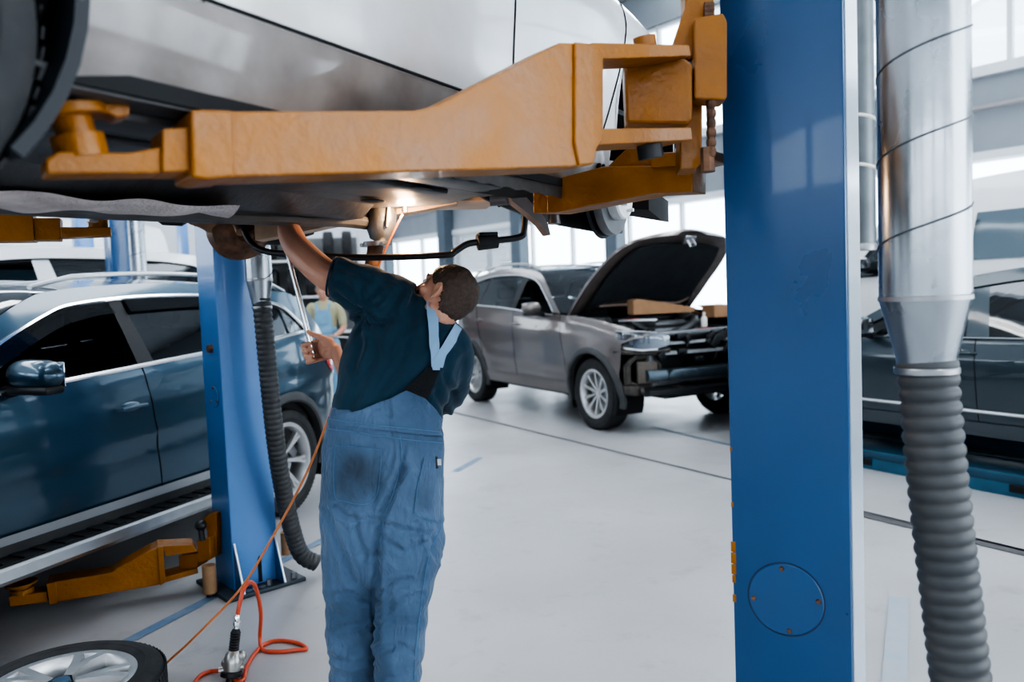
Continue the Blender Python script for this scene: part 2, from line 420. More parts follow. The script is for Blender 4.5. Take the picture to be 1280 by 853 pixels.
# roller shutter half lowered in the far bay of the right wall (behind the mechanic's head)
m = MB()
for i in range(17): wallbox(m, colpos[7]+.2, colpos[8]-.2, 2.05+i*.07, 2.05+i*.07+.062, .04, .05+.01*(i % 2))
tag(m.build('roller_shutter', mat('shutter_grey', (.36, .39, .42), .5)), 'grey roller shutter half lowered over the far window bay', 'shutter')

def wall_between(name, A, B, z0, z1, mt, t=.25):
    m = MB(); c = (A+B)/2; d = (B-A); m.box(V((c.x, c.y, (z0+z1)/2)), (d.length, t, z1-z0), math.atan2(d.y, d.x)); return struct(m.build(name, mt, smooth=False))
wall_between('wall_back', WB, WC, 0, TOP, WALLM)
# left wall with high strip windows, rear wall with doors' daylight
wall_between('wall_left', WC, WD, 0, 2.2, WALLM)
wall_between('wall_left', WC, WD, 3.6, TOP, WALLM)
wall_between('wall_front', WD, WE, 3.4, TOP, WALLM)
wall_between('wall_front', WD, WE, 0, 2.2, WALLM)
for i in range(8):
    t = i/7; c = WC.lerp(WD, t); m = MB(); m.box(V((c.x, c.y, 2.35)), (.3, .6, 2.5)); struct(m.build('trim_%d' % (20+i), WALLM, smooth=False))
for i in range(5):
    t = i/4; c = WD.lerp(WE, t); m = MB(); m.box(V((c.x, c.y, 2.25)), (.5, .3, 3.9)); struct(m.build('trim_%d' % (30+i), WALLM, smooth=False))

# roof: boarded strips with skylight gaps between them
xs_ = [-16, -9.5, -8.3, -3.2, -2.0, 3.2, 4.4, 9.5, 10.7, 18]
for i in range(0, len(xs_), 2):
    m = MB(); m.box(((xs_[i]+xs_[i+1])/2, 9, TOP+.1), (xs_[i+1]-xs_[i], 34, .15)); struct(m.build('ceiling', WALLM, smooth=False))
# floor markings
def strip(name, pts, w, mt, z=.004):
    m = MB(); pts = [V((p.x, p.y, z)) for p in pts]
    L_, R_ = [], []
    for i, p in enumerate(pts):
        a = pts[min(i+1, len(pts)-1)]-pts[max(i-1, 0)]; n = V((-a.y, a.x, 0)).normalized()*w/2
        L_.append(m.bm.verts.new(p+n)); R_.append(m.bm.verts.new(p-n))
    for i in range(len(pts)-1): m.bm.faces.new((L_[i], R_[i], R_[i+1], L_[i+1]))
    return struct(m.build(name, mt, smooth=False))
a = floorpt(155, 805); b = floorpt(405, 675); d = (b-a).normalized()
strip('trim_40', [a-d*.6, b+d*.35], .062, MARK)
c = floorpt(592, 577); strip('trim_41', [b+d*1.9, c+d*.15], .06, MARK)
a = floorpt(1118, 853); b = floorpt(1124, 748); strip('trim_42', [a-(b-a)*.5, b], .085, MARK2, .0045)
a = floorpt(563, 515); b = floorpt(905, 598); strip('trim_43', [a+(a-b)*.3, b+(b-a)*1.2], .035, SEAM)
a = floorpt(815, 534); b = floorpt(905, 555); strip('trim_44', [a, b+(b-a)*.8], .04, MARK)
a = floorpt(1075, 643); b = floorpt(1280, 692); strip('trim_45', [a+(a-b)*.35, b+(b-a)*1.5], .10, SEAM)

# ------------------------------------------------------------------ ceiling lights (real fixtures over the bays, above the picture)
LAMP = mat('lamp_tube', (1, .98, .95), .5, emit=5.)
lamp0 = None
for i, (x, y, rz) in enumerate([(-4.5, 2.5, R(70)), (-1.6, 1.2, R(70)), (1.6, 3.2, R(60)), (-5.5, 6.5, R(70)), (-2.2, 6.0, R(70)), (1.5, 8.0, R(60)), (4.5, 5.0, R(60)), (-6, 11, R(70)), (-1.5, 12, R(60)), (3.5, 1, R(60))]):
    if lamp0 is None:
        t = lamp0 = thing('ceiling_light', 'long strip light under the roof over the workshop bays', 'lamp', group='strip lights under the roof')
        h = MB(); h.box((0, 0, .06), (1.9, .34, .06), bev=.01); h.build('housing', FRAMEM, t)
        d_ = MB(); d_.tube([(-.88, -.1, 0), (.88, -.1, 0)], .02, 8); d_.tube([(-.88, .1, 0), (.88, .1, 0)], .02, 8); d_.box((0, 0, .018), (1.8, .3, .01)); d_.build('tube', LAMP, t)
    else: t = copy_tree(lamp0)
    t.location = (x, y, 5.4); t.rotation_euler = (0, 0, rz)
# ------------------------------------------------------------------ vehicles
def arc_pts(cx, cz, r, a0, a1, n=18): return [(cx+r*cos(R(a0+(a1-a0)*i/n)), cz+r*sin(R(a0+(a1-a0)*i/n))) for i in range(n+1)]

class Car:
    """local frame: x forward, y left, z up, origin between the wheels on the ground"""
    def __init__(s, **k):
        d = dict(w=.92, xf=1.4, xr=-1.4, rw=.36, ra=.43, xn=2.3, xt=-2.25, zs=.3, zd=.42, tum=.42, sh=.045, crease=None)
        d.update(k); s.__dict__.update(d)
    def ztop(s, x): return smooth_list(s.belt, x)
    def Y(s, x, z):
        zt = s.ztop(x); base = s.w
        if z <= zt:
            t = max(0, (z-s.zs)/(zt-s.zs))
            ins = smooth_list([(0, .06), (.1, .03), (.25, .012), (.42, .006), (.6, 0), (.78, .003), (.84, .014), (.93, .026), (1, s.sh)], t)
        else: ins = s.sh + (z-zt)*s.tum + max(0, z-zt)**2*.12
        if s.crease and z <= zt:
            q = (z-s.crease[0]-s.crease[1]*x)/.045
            ins += -.009*math.exp(-q*q) + .006*math.exp(-(q+1.6)**2)
        if x > s.xf: u = (x-s.xf)/(s.xn-s.xf); ins += .30*max(0, u)**2.6
        if x > s.xhood and z > zt-.2 and x > s.xa: ins += .05*min(1, max(0, (z-zt+.14)/.14))**2
        if x < s.xr: u = (s.xr-x)/(s.xr-s.xt); ins += .20*max(0, u)**2.4
        # flared arches
        for c in (s.xf, s.xr):
            r_ = math.hypot(x-c, z-s.rw-s.zarch)
            if r_ < s.ra+.14 and r_ > s.ra*.8: ins -= .018*(1-abs(r_-s.ra)/.14) if abs(r_-s.ra) < .14 else 0
        return base - ins

def flat_patch(polys, cuts_x=(), step=.042, slants=()):
    """outline(s) in (x, z) cut by a fine grid and by slanted seam lines; returns bmesh lying in XZ"""
    bm = bmesh.new()
    for poly in polys:
        vs = [bm.verts.new((x, 0, z)) for x, z in poly]; bm.faces.new(vs)
    bmesh.ops.triangulate(bm, faces=bm.faces[:], ngon_method='EAR_CLIP')
    xs = [v.co.x for v in bm.verts]; zs = [v.co.z for v in bm.verts]
    def cut(co, no):
        bmesh.ops.bisect_plane(bm, geom=bm.verts[:]+bm.edges[:]+bm.faces[:], dist=1e-5, plane_co=co, plane_no=no)
    for (p, q) in slants:
        d = V((q[0]-p[0], 0, q[1]-p[1])); cut(V((p[0], 0, p[1])), V((d.z, 0, -d.x)))
    x = min(xs)+step
    while x < max(xs): cut(V((x, 0, 0)), V((1, 0, 0))); x += step
    z = min(zs)+step
    while z < max(zs): cut(V((0, 0, z)), V((0, 0, 1))); z += step
    bmesh.ops.remove_doubles(bm, verts=bm.verts[:], dist=1e-5)
    return bm

def side_parts(car, bm, sg, classify, parent, mats, off=0., names=None):
    """split patch faces by classify(x, z) -> key and build one mesh per key on the car's flank"""
    groups = {}
    for f in bm.faces:
        c = f.calc_center_median(); k = classify(c.x, c.z)
        if k is None: continue
        groups.setdefault(k, []).append([(v.co.x, v.co.z) for v in f.verts])
    bm.free(); out = {}
    for k, faces in groups.items():
        b = bmesh.new(); cache = {}
        for fc in faces:
            vs = []
            for (x, z) in fc:
                key = (round(x, 5), round(z, 5))
                if key not in cache: cache[key] = b.verts.new((x, sg*(car.Y(x, z)+off), z))
                vs.append(cache[key])
            if sg < 0: pass
            else: vs = vs[::-1]
            try: b.faces.new(vs)
            except ValueError: pass
        b.normal_update()
        for f in b.faces:
            if f.normal.y*sg < 0: f.normal_flip()
        me = bpy.data.meshes.new(k[0] if isinstance(k, tuple) else k); b.to_mesh(me); b.free()
        me.polygons.foreach_set('use_smooth', [True]*len(me.polygons))
        nm = k[0] if isinstance(k, tuple) else k
        o = bpy.data.objects.new(nm, me); col.objects.link(o); me.materials.append(mats[nm] if nm in mats else mats['*'])
        o.parent = parent; out[k] = o
    return out

def band(car, E, name, m, parent, crown=.03, bow=0., nv=14, bows=None, inset=.0, M=None, crowns=None):
    """surface across the car between the flanks following edge line E [(x, z)]"""
    b = bmesh.new(); rows = []
    for i, (x, z) in enumerate(E):
        y = car.Y(x, z)-inset; bw = bows[i] if bows else bow; cr = crowns[i] if crowns else crown; row = []
        for j in range(nv+1):
            v = -1+2*j/nv; q = 1-abs(v)**2.2
            row.append(b.verts.new((x+bw*q, v*y, z+cr*q)))
        rows.append(row)
    for i in range(len(rows)-1):
        for j in range(nv): b.faces.new((rows[i][j], rows[i][j+1], rows[i+1][j+1], rows[i+1][j]))
    b.normal_update()
    c = V((0, 0, .8))
    s = sum(((f.calc_center_median()-c).dot(f.normal)) for f in b.faces)
    if s < 0:
        for f in b.faces: f.normal_flip()
    if M is not None: b.transform(M)
    me = bpy.data.meshes.new(name); b.to_mesh(me); b.free(); me.polygons.foreach_set('use_smooth', [True]*len(me.polygons))
    o = bpy.data.objects.new(name, me); col.objects.link(o); me.materials.append(m); o.parent = parent; return o

def dens(E, n=6, cat=True):
    if cat and len(E) > 2: return [(p.x, p.y) for p in catmull([(x, z, 0) for x, z in E], n)]
    out = []
    for (a, b), (c, d) in zip(E, E[1:]):
        for k in range(n): out.append((a+(c-a)*k/n, b+(d-b)*k/n))
    out.append(E[-1]); return out

# wheel meshes: axis along y, outer face towards +y
def tire_mesh(r=.36, wd=.24, rr=.235, seg=72, tread=True):
    m = MB(); h = wd/2
    prof = [(rr, -h*.8), (rr+.012, -h*.92), (r*.86, -h*1.02), (r*.955, -h*.9), (r*.985, -h*.72), (r*.998, -h*.4), (r, -h*.38), (r*.985, -h*.36), (r*.985, -h*.30), (r, -h*.28), (r, -.012), (r*.985, -.008), (r*.985, .008), (r, .012), (r, h*.28), (r*.985, h*.30), (r*.985, h*.36), (r, h*.38), (r*.998, h*.4), (r*.985, h*.72), (r*.955, h*.9), (r*.86, h*1.02), (r*.8, h*1.0), (r*.79, h*.97), (rr+.012, h*.92), (rr, h*.8)]
    m.lathe(prof, axis=(0, 1, 0), seg=seg, closed=True)
    if tread:
        for i in range(seg):
            a = 2*pi*i/seg
            for sy in (-1, 1):
                c = V((cos(a)*r*.993, sy*h*.58, sin(a)*r*.993)); rot = Matrix.Rotation(-a, 3, 'Y') @ Matrix.Rotation(R(18*sy), 3, 'X')
                m.box(c, (.0045, h*.5, r*2*pi/seg*.62), rot)
    return m
def rim_mesh(r=.235, wd=.2, spokes=10, style='twin', dish=.035):
    m = MB(); h = wd/2
    m.lathe([(r, h), (r+.008, h*.98), (r+.008, h*.9), (r-.012, h*.8), (r-.03, 0), (r-.02, -h), (r-.028, -h), (r-.042, 0), (r-.03, h*.78), (r-.018, h*.97)], axis=(0, 1, 0), seg=56, closed=True)
    n = spokes
    for i in range(n):
        a = 2*pi*i/n
        ws = (.022, .034) if style not in ('wide', 'pair') else ((.055, .085) if style == 'wide' else (.042, .046))
        ri, ro = .045, r-.014
        for off in ((0,) if style in ('single', 'wide') else ((-.075, .075) if style != 'pair' else (-.2, .2))):
            a2 = a+off
            rings = []
            for t in (0, .25, .6, 1):
                rad = ri+(ro-ri)*t; w_ = ws[0]+(ws[1]-ws[0])*t if style != 'single' else .034+.012*t
                aa = a+off*(t**.8)*1.0
                u = V((cos(aa), 0, sin(aa))); tn = V((-sin(aa), 0, cos(aa))); c = u*rad
                y1 = h*(.80 if style != 'pair' else 1.08-.1*t**3)-dish*(1-t)**1.5 + (0 if t < 1 else .0); y0 = y1-.045
                rings.append([c+tn*w_*.5*.7+V((0, y1, 0)), c-tn*w_*.5*.7+V((0, y1, 0)), c-tn*w_*.5+V((0, y0, 0)), c+tn*w_*.5+V((0, y0, 0))])
            m.loft(rings)
    m.lathe([(0, h*.80-dish+.006), (.03, h*.80-dish+.004), (.032, h*.8-dish-.004), (.062, h*.8-dish-.008), (.07, h*.8-dish-.03), (.07, -.02), (0, -.02)], axis=(0, 1, 0), seg=30)
    for i in range(5):
        a = 2*pi*(i+.5)/5; c = V((cos(a)*.05, h*.8-dish-.002, sin(a)*.05)); m.cyl(c-V((0, .012, 0)), c+V((0, .004, 0)), .008, 6)
    return m
_rimcache = {}
def add_wheel(car_t, x, z, y, sg, r=.36, rr=.24, spokes=5, style='twin', wd=.235, label=None, rim=True, disc=True):
    key = (round(r, 3), round(rr, 3), spokes, style, wd)
    if key not in _rimcache:
        t = tire_mesh(r, wd, rr).build('tire', RUB, None, ang=30); q = rim_mesh(rr, wd*.9, spokes, style).build('rim', RIM, None, ang=30)
        d = MB(); d.lathe([(0, 0), (.155, 0), (.155, .022), (0, .022)], c=(0, .0, 0), axis=(0, 1, 0), seg=32); d.box((.13, .02, .05), (.07, .06, .13), bev=.01)
        d = d.build('brake_disc', STEEL, None); _rimcache[key] = (t.data, q.data, d.data)
        for o in (t, q, d): bpy.data.objects.remove(o)
    T_, Q_, D_ = _rimcache[key]
    o = bpy.data.objects.new('wheel', T_); col.objects.link(o); o.parent = car_t; o.location = (x, y*sg, z); o.rotation_euler = (0, random.random()*6, 0 if sg > 0 else pi)
    q = bpy.data.objects.new('rim', Q_); col.objects.link(q); q.parent = o
    d = bpy.data.objects.new('brake_disc', D_); col.objects.link(d); d.parent = o
    return o

def seat(parent, x, y, zb=.62, s=1., bench=False):
    m = MB(); w_ = .5 if not bench else 1.25
    m.box((x+.02, y, zb-.02), (.5, w_, .16), Matrix.Rotation(R(-6), 3, 'Y'), bev=.05)
    m.box((x-.28, y, zb+.30), (.13, w_*.98, .62), Matrix.Rotation(R(-14), 3, 'Y'), bev=.055)
    for dy in ((0,) if not bench else (-.42, 0, .42)):
        m.box((x-.385, y+dy, zb+.70), (.09, .26, .17), Matrix.Rotation(R(-8), 3, 'Y'), bev=.04)
        m.cyl((x-.37, y+dy-.06, zb+.55), (x-.38, y+dy-.06, zb+.65), .006, 6); m.cyl((x-.37, y+dy+.06, zb+.55), (x-.38, y+dy+.06, zb+.65), .006, 6)
    return m.build('seat', SEAT, parent)

def build_car(car, t, paint, opts):
    """t: empty of the car. opts: dict of features"""
    c = car; P = opts; zc = c.rw+c.zarch
    # ---- lower flank
    top = dens(c.belt, 5)                    # from nose (high x) to tail
    nose = c.nose; tail = c.tail             # nose: from hood edge down; tail: from bottom up to the belt end
    ha = math.degrees(math.asin(min(1, (c.zd-zc)/c.ra))) if c.zd < zc else 0
    bottom = []
    outline = list(top)[::-1]                # tail -> nose along the belt
    outline += nose                          # down the nose
    outline += arc_pts(c.xf, zc, c.ra, ha, 180-ha, 22)
    outline += arc_pts(c.xr, zc, c.ra, ha, 180-ha, 22)
    outline += tail
    # drop duplicates
    o2 = []
    for p in outline:
        if not o2 or math.hypot(p[0]-o2[-1][0], p[1]-o2[-1][1]) > 1e-3: o2.append(p)
    seams = P['seams']                       # list of ((x,z),(x,z)) front to rear : fender/front door, front/rear door, rear door/quarter
    names = P.get('names', ['front_fender', 'front_door', 'rear_door', 'quarter_panel'])
    def cls(x, z):
        for (p, q), nm in zip(seams, names):
            xs_ = p[0]+(q[0]-p[0])*(z-p[1])/(q[1]-p[1])
            if x > xs_: return nm
        return names[len(seams)]
    panel = {}
    for sg in P.get('sides', (1, -1)):
        bm = flat_patch([o2], slants=seams)
        d = side_parts(c, bm, sg, cls, t, {'*': paint}); panel[sg] = d
        # panel gaps
        for (p, q), nm in zip(seams, names):
            zt = c.ztop(p[0]+(q[0]-p[0])*.0)
            z0, z1 = c.zd, max(p[1], q[1]); pts = []
            for i in range(15):
                z = z0+(z1-z0)*i/14; x = p[0]+(q[0]-p[0])*(z-p[1])/(q[1]-p[1])
                if z > c.ztop(x): z = c.ztop(x)
                if abs(x-c.xr) < c.ra and z < zc+math.sqrt(max(0, c.ra**2-(x-c.xr)**2)): continue
                pts.append((x, sg*(c.Y(x, z)+.0005), z))
            if len(pts) > 1: MB().tube(pts, .0035, 5).build('panel_gap', DARK, d.get(nm, t))
        # arch trims and sill cladding
        clm = P.get('clad', TRIMGRAY)
        for cx, nm in ((c.xf, 'arch_trim'), (c.xr, 'arch_trim')):
            if P.get('arch_trim', True):
                b = MB(); rings = []
                for i in range(27):
                    a = R(-14+(208)*i/26); ring = []
                    for (dr, dy) in ((-.012, -.05), (-.012, .012), (.0, .022), (.035, .020), (.055, .008), (.05, -.02)):
                        x = cx+(c.ra+dr*P.get('trimw', 1))*cos(a); z = zc+(c.ra+dr*P.get('trimw', 1))*sin(a)
                        ring.append((x, sg*(c.Y(x, max(z, c.zs+.02))+dy), z))
                    rings.append(ring)
                b.loft(rings).build(nm, P.get('arch_mat', clm), t)
            b = MB(); rings = []
            for i in range(21):
                a = R(-25+230*i/20); r_ = c.ra+.004
                rings.append([(cx+r_*cos(a), sg*(c.w-.03), zc+r_*sin(a)), (cx+r_*cos(a), sg*(c.w-.36), zc+r_*sin(a)), (cx+.03*cos(a), sg*(c.w-.37), zc+.03*sin(a))])
            b.loft(rings, cap=False, closed=False).build('wheel_well', DARK, t, recalc=False)
        if P.get('sill', True):
            x0, x1 = c.xr+c.ra*cos(R(max(ha, 0)))*1., c.xf-c.ra*cos(R(max(ha, 0)))
            x0 += .02; x1 -= .02
            poly = [(x0, c.zs), (x1, c.zs), (x1, c.zd+.004), (x0, c.zd+.004)]
            side_parts(c, flat_patch([poly], step=.1), sg, lambda x, z: 'sill', t, {'*': P.get('sill_mat', clm)}, off=P.get('sill_off', .012))
            b = MB(); b.loft([[(x, sg*(c.w-.05), c.zs), (x, sg*(c.w-.3), c.zs-.01), (x, sg*(c.w-.3), c.zs+.02), (x, sg*(c.w-.05), c.zs+.06)] for x in (x0, x1)]); b.build('sill_underside', DARK, t)
    # ---- greenhouse
    rf = dens(c.roof, 6)                     # A-base ... A-top ... roof ... D-top ... D-base (high x -> low x)
    dlo = dens(c.dlo, 6)
    n = 60
    def resamp(L, n):
        d = [0]
        for a, b in zip(L, L[1:]): d.append(d[-1]+math.hypot(b[0]-a[0], b[1]-a[1]))
        out = []
        for i in range(n+1):
            s_ = d[-1]*i/n; k = 0
            while k < len(d)-2 and d[k+1] < s_: k += 1
            t_ = (s_-d[k])/max(1e-9, d[k+1]-d[k]); out.append((L[k][0]+(L[k+1][0]-L[k][0])*t_, L[k][1]+(L[k+1][1]-L[k][1])*t_))
        return out
    ro, di = resamp(rf, n), resamp(dlo, n)
    for sg in P.get('sides', (1, -1)):
        b = MB(); rings = []
        for (x0, z0), (x1, z1) in zip(ro, di):
            rings.append([(x0+(x1-x0)*k/3, sg*c.Y(x0+(x1-x0)*k/3, z0+(z1-z0)*k/3), z0+(z1-z0)*k/3) for k in range(4)])
        b.loft(rings, cap=False, closed=False)
        for f in b.bm.faces: f.normal_update()
        b.bm.normal_update()
        for f in b.bm.faces:
            if f.normal.y*sg < 0: f.normal_flip()
        b.build('roof_pillar_frame', P.get('frame_mat', paint), t, recalc=False, ang=60)
        # windows
        base = [(x, c.ztop(x)+.004) for x in [dlo[-1][0]+(dlo[0][0]-dlo[-1][0])*i/10 for i in range(11)]]
        poly = dlo + base[1:-1]
        sl = P['pillars']                    # list of (front line, rear line) each ((x,z),(x,z))
        lines = [l for pr in sl for l in pr]
        bm = flat_patch([poly], step=.12, slants=lines)
        def cls2(x, z):
            k = 0
            for l in lines:
                (p, q) = l; xs_ = p[0]+(q[0]-p[0])*(z-p[1])/(q[1]-p[1])
                if x > xs_: break
                k += 1
            return ('window_glass', k) if k % 2 == 0 else ('pillar', k)
        openw = P.get('open', {}).get(sg, ())
        d2 = side_parts(c, bm, sg, lambda x, z: (None if (cls2(x, z)[0] == 'window_glass' and cls2(x, z)[1]//2 in openw) else cls2(x, z)), t, {'window_glass': P.get('glass', GLASS), 'pillar': P.get('pillar_mat', BLACK)}, off=-.006)
        for k_, o_ in d2.items():
            if k_[0] == 'window_glass' and k_[1] in (2, 4): pass
        # window trim
        tm = P.get('trim', BLACK); tr = P.get('trim_r', .008)
        bl = [(x, z-.002) for x, z in base]
        MB().tube([(x, sg*(c.Y(x, z)+.004), z) for x, z in dlo], tr, 6).build('window_trim', tm, t)
        MB().tube([(x, sg*(c.Y(x, z-.01)+.004), z-.006) for x, z in dens(bl, 3)], tr*1.2, 6).build('belt_trim', tm, t)
        # window seals (thick black inner frame)
        MB().tube([(x, sg*(c.Y(x, z)-.02), z-.018) for x, z in dlo], .02, 6).build('window_seal', BLACK, t)
        # inner door skin
        side_parts(c, flat_patch([[(c.xa-.1, .45), (c.xa-.1, c.ztop(c.xa-.1)-.02), (0, c.ztop(0)-.02), (dlo[-1][0], c.ztop(dlo[-1][0])-.02), (dlo[-1][0], .45)]], step=.2), sg, lambda x, z: 'door_lining', t, {'*': SEAT}, off=-.07)
    # ---- centre bands
    iA, iD = P['roof_idx']                   # indices in c.roof list of A top and D top
    Atop, Dtop = c.roof[iA], c.roof[iD]
    def part_of(L, a, b):
        ia = min(range(len(L)), key=lambda i: math.hypot(L[i][0]-a[0], L[i][1]-a[1])); ib = min(range(len(L)), key=lambda i: math.hypot(L[i][0]-b[0], L[i][1]-b[1])); return L[ia:ib+1]
    ws = part_of(rf, c.roof[0], Atop); rfl = part_of(rf, Atop, Dtop); rg = part_of(rf, Dtop, c.roof[-1])
    nw = len(ws); cr = P.get('crown', .05)
    bw0 = P.get('bow', .18)
    band(c, ws, 'windshield', P.get('glass', GLASS), t, bows=[bw0*(1-i/(nw-1))+.04 for i in range(nw)], crowns=[.02+(cr-.02)*i/(nw-1) for i in range(nw)], inset=.01)
    nr = len(rfl)
    band(c, rfl, 'roof', paint, t, bows=[.04*(1-2*i/(nr-1)) for i in range(nr)], crown=cr)
    band(c, rg, 'rear_window', P.get('glass', GLASS), t, bows=[-.04-.06*i/(len(rg)-1) for i in range(len(rg))], crowns=[cr*(1-i/(len(rg)-1)) for i in range(len(rg))])
    tl = [c.roof[-1]]+[p for p in c.tail[::-1]]
    tg = dens(tl, 6)
    band(c, tg, 'tailgate', P.get('tail_mat', paint), t, crown=0, bow=-.10)
    if P.get('hood', True):
        hd = [p for p in top if p[0] >= c.xa-.001][::-1]
        band(c, hd, 'hood', paint, t, crowns=[.05]*len(hd), bows=[bw0+(.12-bw0)*i/(len(hd)-1) for i in range(len(hd))])
    if P.get('front', True):
        ns = dens([top[0]]+list(nose), 5, False)
        band(c, ns, 'front_bumper', P.get('bumper_mat', paint), t, crown=.0, bow=.12)
    # ---- floor and dark inside
    b = MB(); b.box(((c.xf+c.xr)/2, 0, .42), (c.xf-c.xr-2*c.ra-.02, 2*c.w-.2, .22)); b.box(((c.xf+c.xr)/2, 0, .5), (c.xn-c.xt-.5, 2*c.w-.82, .12))
    if P.get('engine_fill', True): b.box(((c.xa+c.xn-.2)/2, 0, .62), (c.xn-.2-c.xa, 2*c.w-.86, .45))
    b.box((c.xa-.12, 0, .72), (.3, 2*c.w-.2, .5), bev=.05)
    b.box((c.xr-.1, 0, .62), (1.0, 2*c.w-.86, .3))
    b.build('floor_pan', SEAT, t)
    if P.get('seats', True):
        for y in (.38, -.38): seat(t, P.get('seat_x', .05), y, P.get('seat_z', .66))
        if P.get('bench', True): seat(t, P.get('seat_x', .05)-.88, 0, P.get('seat_z', .66)+.04, bench=True)
        sw = MB(); sw.lathe([(.17, -.012), (.185, 0), (.17, .012), (.158, 0)], c=(P.get('seat_x', .05)+.52, P.get('drv', 1)*.38, .98), axis=(-1, 0, .45), seg=24, closed=True)
        sw.cyl((P.get('seat_x', .05)+.52, P.get('drv', 1)*.38, .98), (P.get('seat_x', .05)+.8, P.get('drv', 1)*.38, .88), .03, 10); sw.box((P.get('seat_x', .05)+.52, P.get('drv', 1)*.38, .98), (.03, .33, .05), Matrix.Rotation(R(-20), 3, 'Y'), bev=.01)
        sw.build('steering_wheel', BLACK, t)
    # ---- handles
    for (x, z) in P.get('handles', ()):
        for sg in P.get('sides', (1, -1)):
            y = c.Y(x, z); b = MB()
            b.tube([(x+.1, sg*(y-.005), z-.002), (x+.08, sg*(y+.028), z), (x, sg*(y+.036), z+.003), (x-.08, sg*(y+.03), z+.002), (x-.105, sg*(y-.005), z)], .013, 8, flat=(1, .8))
            b.build('door_handle', P.get('handle_mat', paint), t)
            MB().sphere((x, sg*(y-.008), z), .08, 1, .2, .38, 14).build('handle_recess', DARK if P.get('dark_recess') else paint, t)
    # ---- mirrors
    if P.get('mirror'):
        mx, mz = P['mirror']
        for sg in P.get('sides', (1, -1)):
            y = c.Y(mx-.05, mz-.05); b = MB()
            rings = []
            L_ = P.get('mirror_w', .24)
            for k in range(9):
                t_ = k/8; yy = sg*(y+.03+L_*t_); hs = .075*(1-(2*t_-1)**4*.45)*(1.05-.15*t_); ds = .085*(1-abs(2*t_-1)**3*.35)
                if k in (0, 8): hs *= .6; ds *= .6
                rings.append([(mx+ds*(1.0 if cos(2*pi*j/16) > 0 else .35)*cos(2*pi*j/16), yy, mz+.05+hs*sin(2*pi*j/16)) for j in range(16)])
            b.loft(rings); o_ = b.build('mirror', P.get('mirror_mat', paint), t, ang=50)
            g = MB(); g.box((mx-.034, sg*(y+.03+L_/2), mz+.05), (.006, L_*.82, .11), bev=.002); g.build('mirror_glass', CHROME, o_)
            g = MB(); g.tube([(mx+.02, sg*(y-.02), mz-.03), (mx+.02, sg*(y+.04), mz-.02), (mx+.02, sg*(y+.1), mz+.0)], .03, 8); g.box((mx+.02, sg*(y+.03+L_*.5), mz-.015), (.1, L_*.85, .04), bev=.015); g.build('mirror_foot', BLACK, o_)
    # ---- roof rails
    if P.get('rails'):
        x0, x1 = P['rails']
        for sg in P.get('sides', (1, -1)):
            def zr(x): return lerp_list([(a, b) for a, b in rfl], x)
            pts = []; m_ = 16
            for i in range(m_+1):
                x = x0+(x1-x0)*i/m_; h = .048*min(1, min(i, m_-i)/1.6+.05); z = zr(x)+.012+h; pts.append((x, sg*(c.Y(x, zr(x))-.045), z))
            MB().tube(pts, .017, 8, flat=(1.2, .8)).build('roof_rail', P.get('rail_mat', SATIN), t)
    # ---- wheels
    for (x, zz, present) in P.get('wheels', ((c.xf, 0, (1, -1)), (c.xr, 0, (1, -1)))):
        for sg in present: add_wheel(t, x, c.rw+zz, c.w-.135, sg, c.rw, P.get('rimr', .245), P.get('spokes', 5), P.get('style', 'twin'))
    return panel
def place(name, label, cat, P, lx, ly, a, z=0., group=None):
    """empty such that local point (lx, ly) lies at world P with heading a (deg)"""
    f = V((cos(R(a)), sin(R(a)), 0)); l = V((-sin(R(a)), cos(R(a)), 0)); o = V((P[0], P[1], 0)) - f*lx - l*ly
    return thing(name, label, cat, (o.x, o.y, z), R(a), group)

# ---------------- petrol blue SUV on the left
c = Car(w=.94, xf=1.42, xr=-1.40, rw=.375, zarch=.0, ra=.435, xn=2.38, xt=-2.28, zs=.30, zd=.44, xa=1.12, xhood=1.3, tum=.40, crease=(.79, -.06),
        belt=[(2.3, .80), (2.05, .93), (1.6, 1.03), (1.12, 1.11), (.4, 1.15), (-.6, 1.205), (-1.3, 1.24), (-1.7, 1.28), (-2.12, 1.22)],
        nose=[(2.36, .65), (2.36, .45), (2.25, .30), (1.87, .31)],
        tail=[(-1.87, .33), (-2.22, .34), (-2.27, .6), (-2.24, .95), (-2.2, 1.16)],
        roof=[(1.12, 1.12), (.78, 1.35), (.38, 1.55), (.15, 1.605), (-.4, 1.635), (-1.0, 1.625), (-1.55, 1.575), (-1.80, 1.53), (-2.0, 1.36), (-2.15, 1.2)],
        dlo=[(.98, 1.135), (.66, 1.315), (.30, 1.475), (.08, 1.53), (-.4, 1.56), (-1.0, 1.55), (-1.4, 1.50), (-1.55, 1.46), (-1.66, 1.37), (-1.74, 1.29)])
suvL = place('car', 'petrol blue SUV parked beside the left blue lift post with its front window down', 'car', (-1.6, 5.55), -1.39, .92, -110.5)
build_car(c, suvL, P_DARK, dict(seams=[((.98, .44), (1.0, 1.13)), ((-.23, .44), (-.16, 1.2)), ((-.98, .44), (-1.28, 1.24))], roof_idx=(3, 7),
    pillars=[(((-.15, 1.15), (-.12, 1.56)), ((-.27, 1.15), (-.20, 1.56))), (((-1.22, 1.2), (-1.08, 1.55)), ((-1.27, 1.2), (-1.13, 1.55)))],
    open={1: (0,)}, trim=CHROME, trim_r=.011, handles=[(-.03, .965), (-1.0, 1.0)], mirror=(.62, 1.16), mirror_w=.30, rails=(.28, -1.72), rail_mat=SATIN, rimr=.265, spokes=7, clad=TRIMGRAY,
    mirror_mat=P_DARK, seat_x=-.02, seat_z=.7, glass=GLASSD, frame_mat=P_DARK))
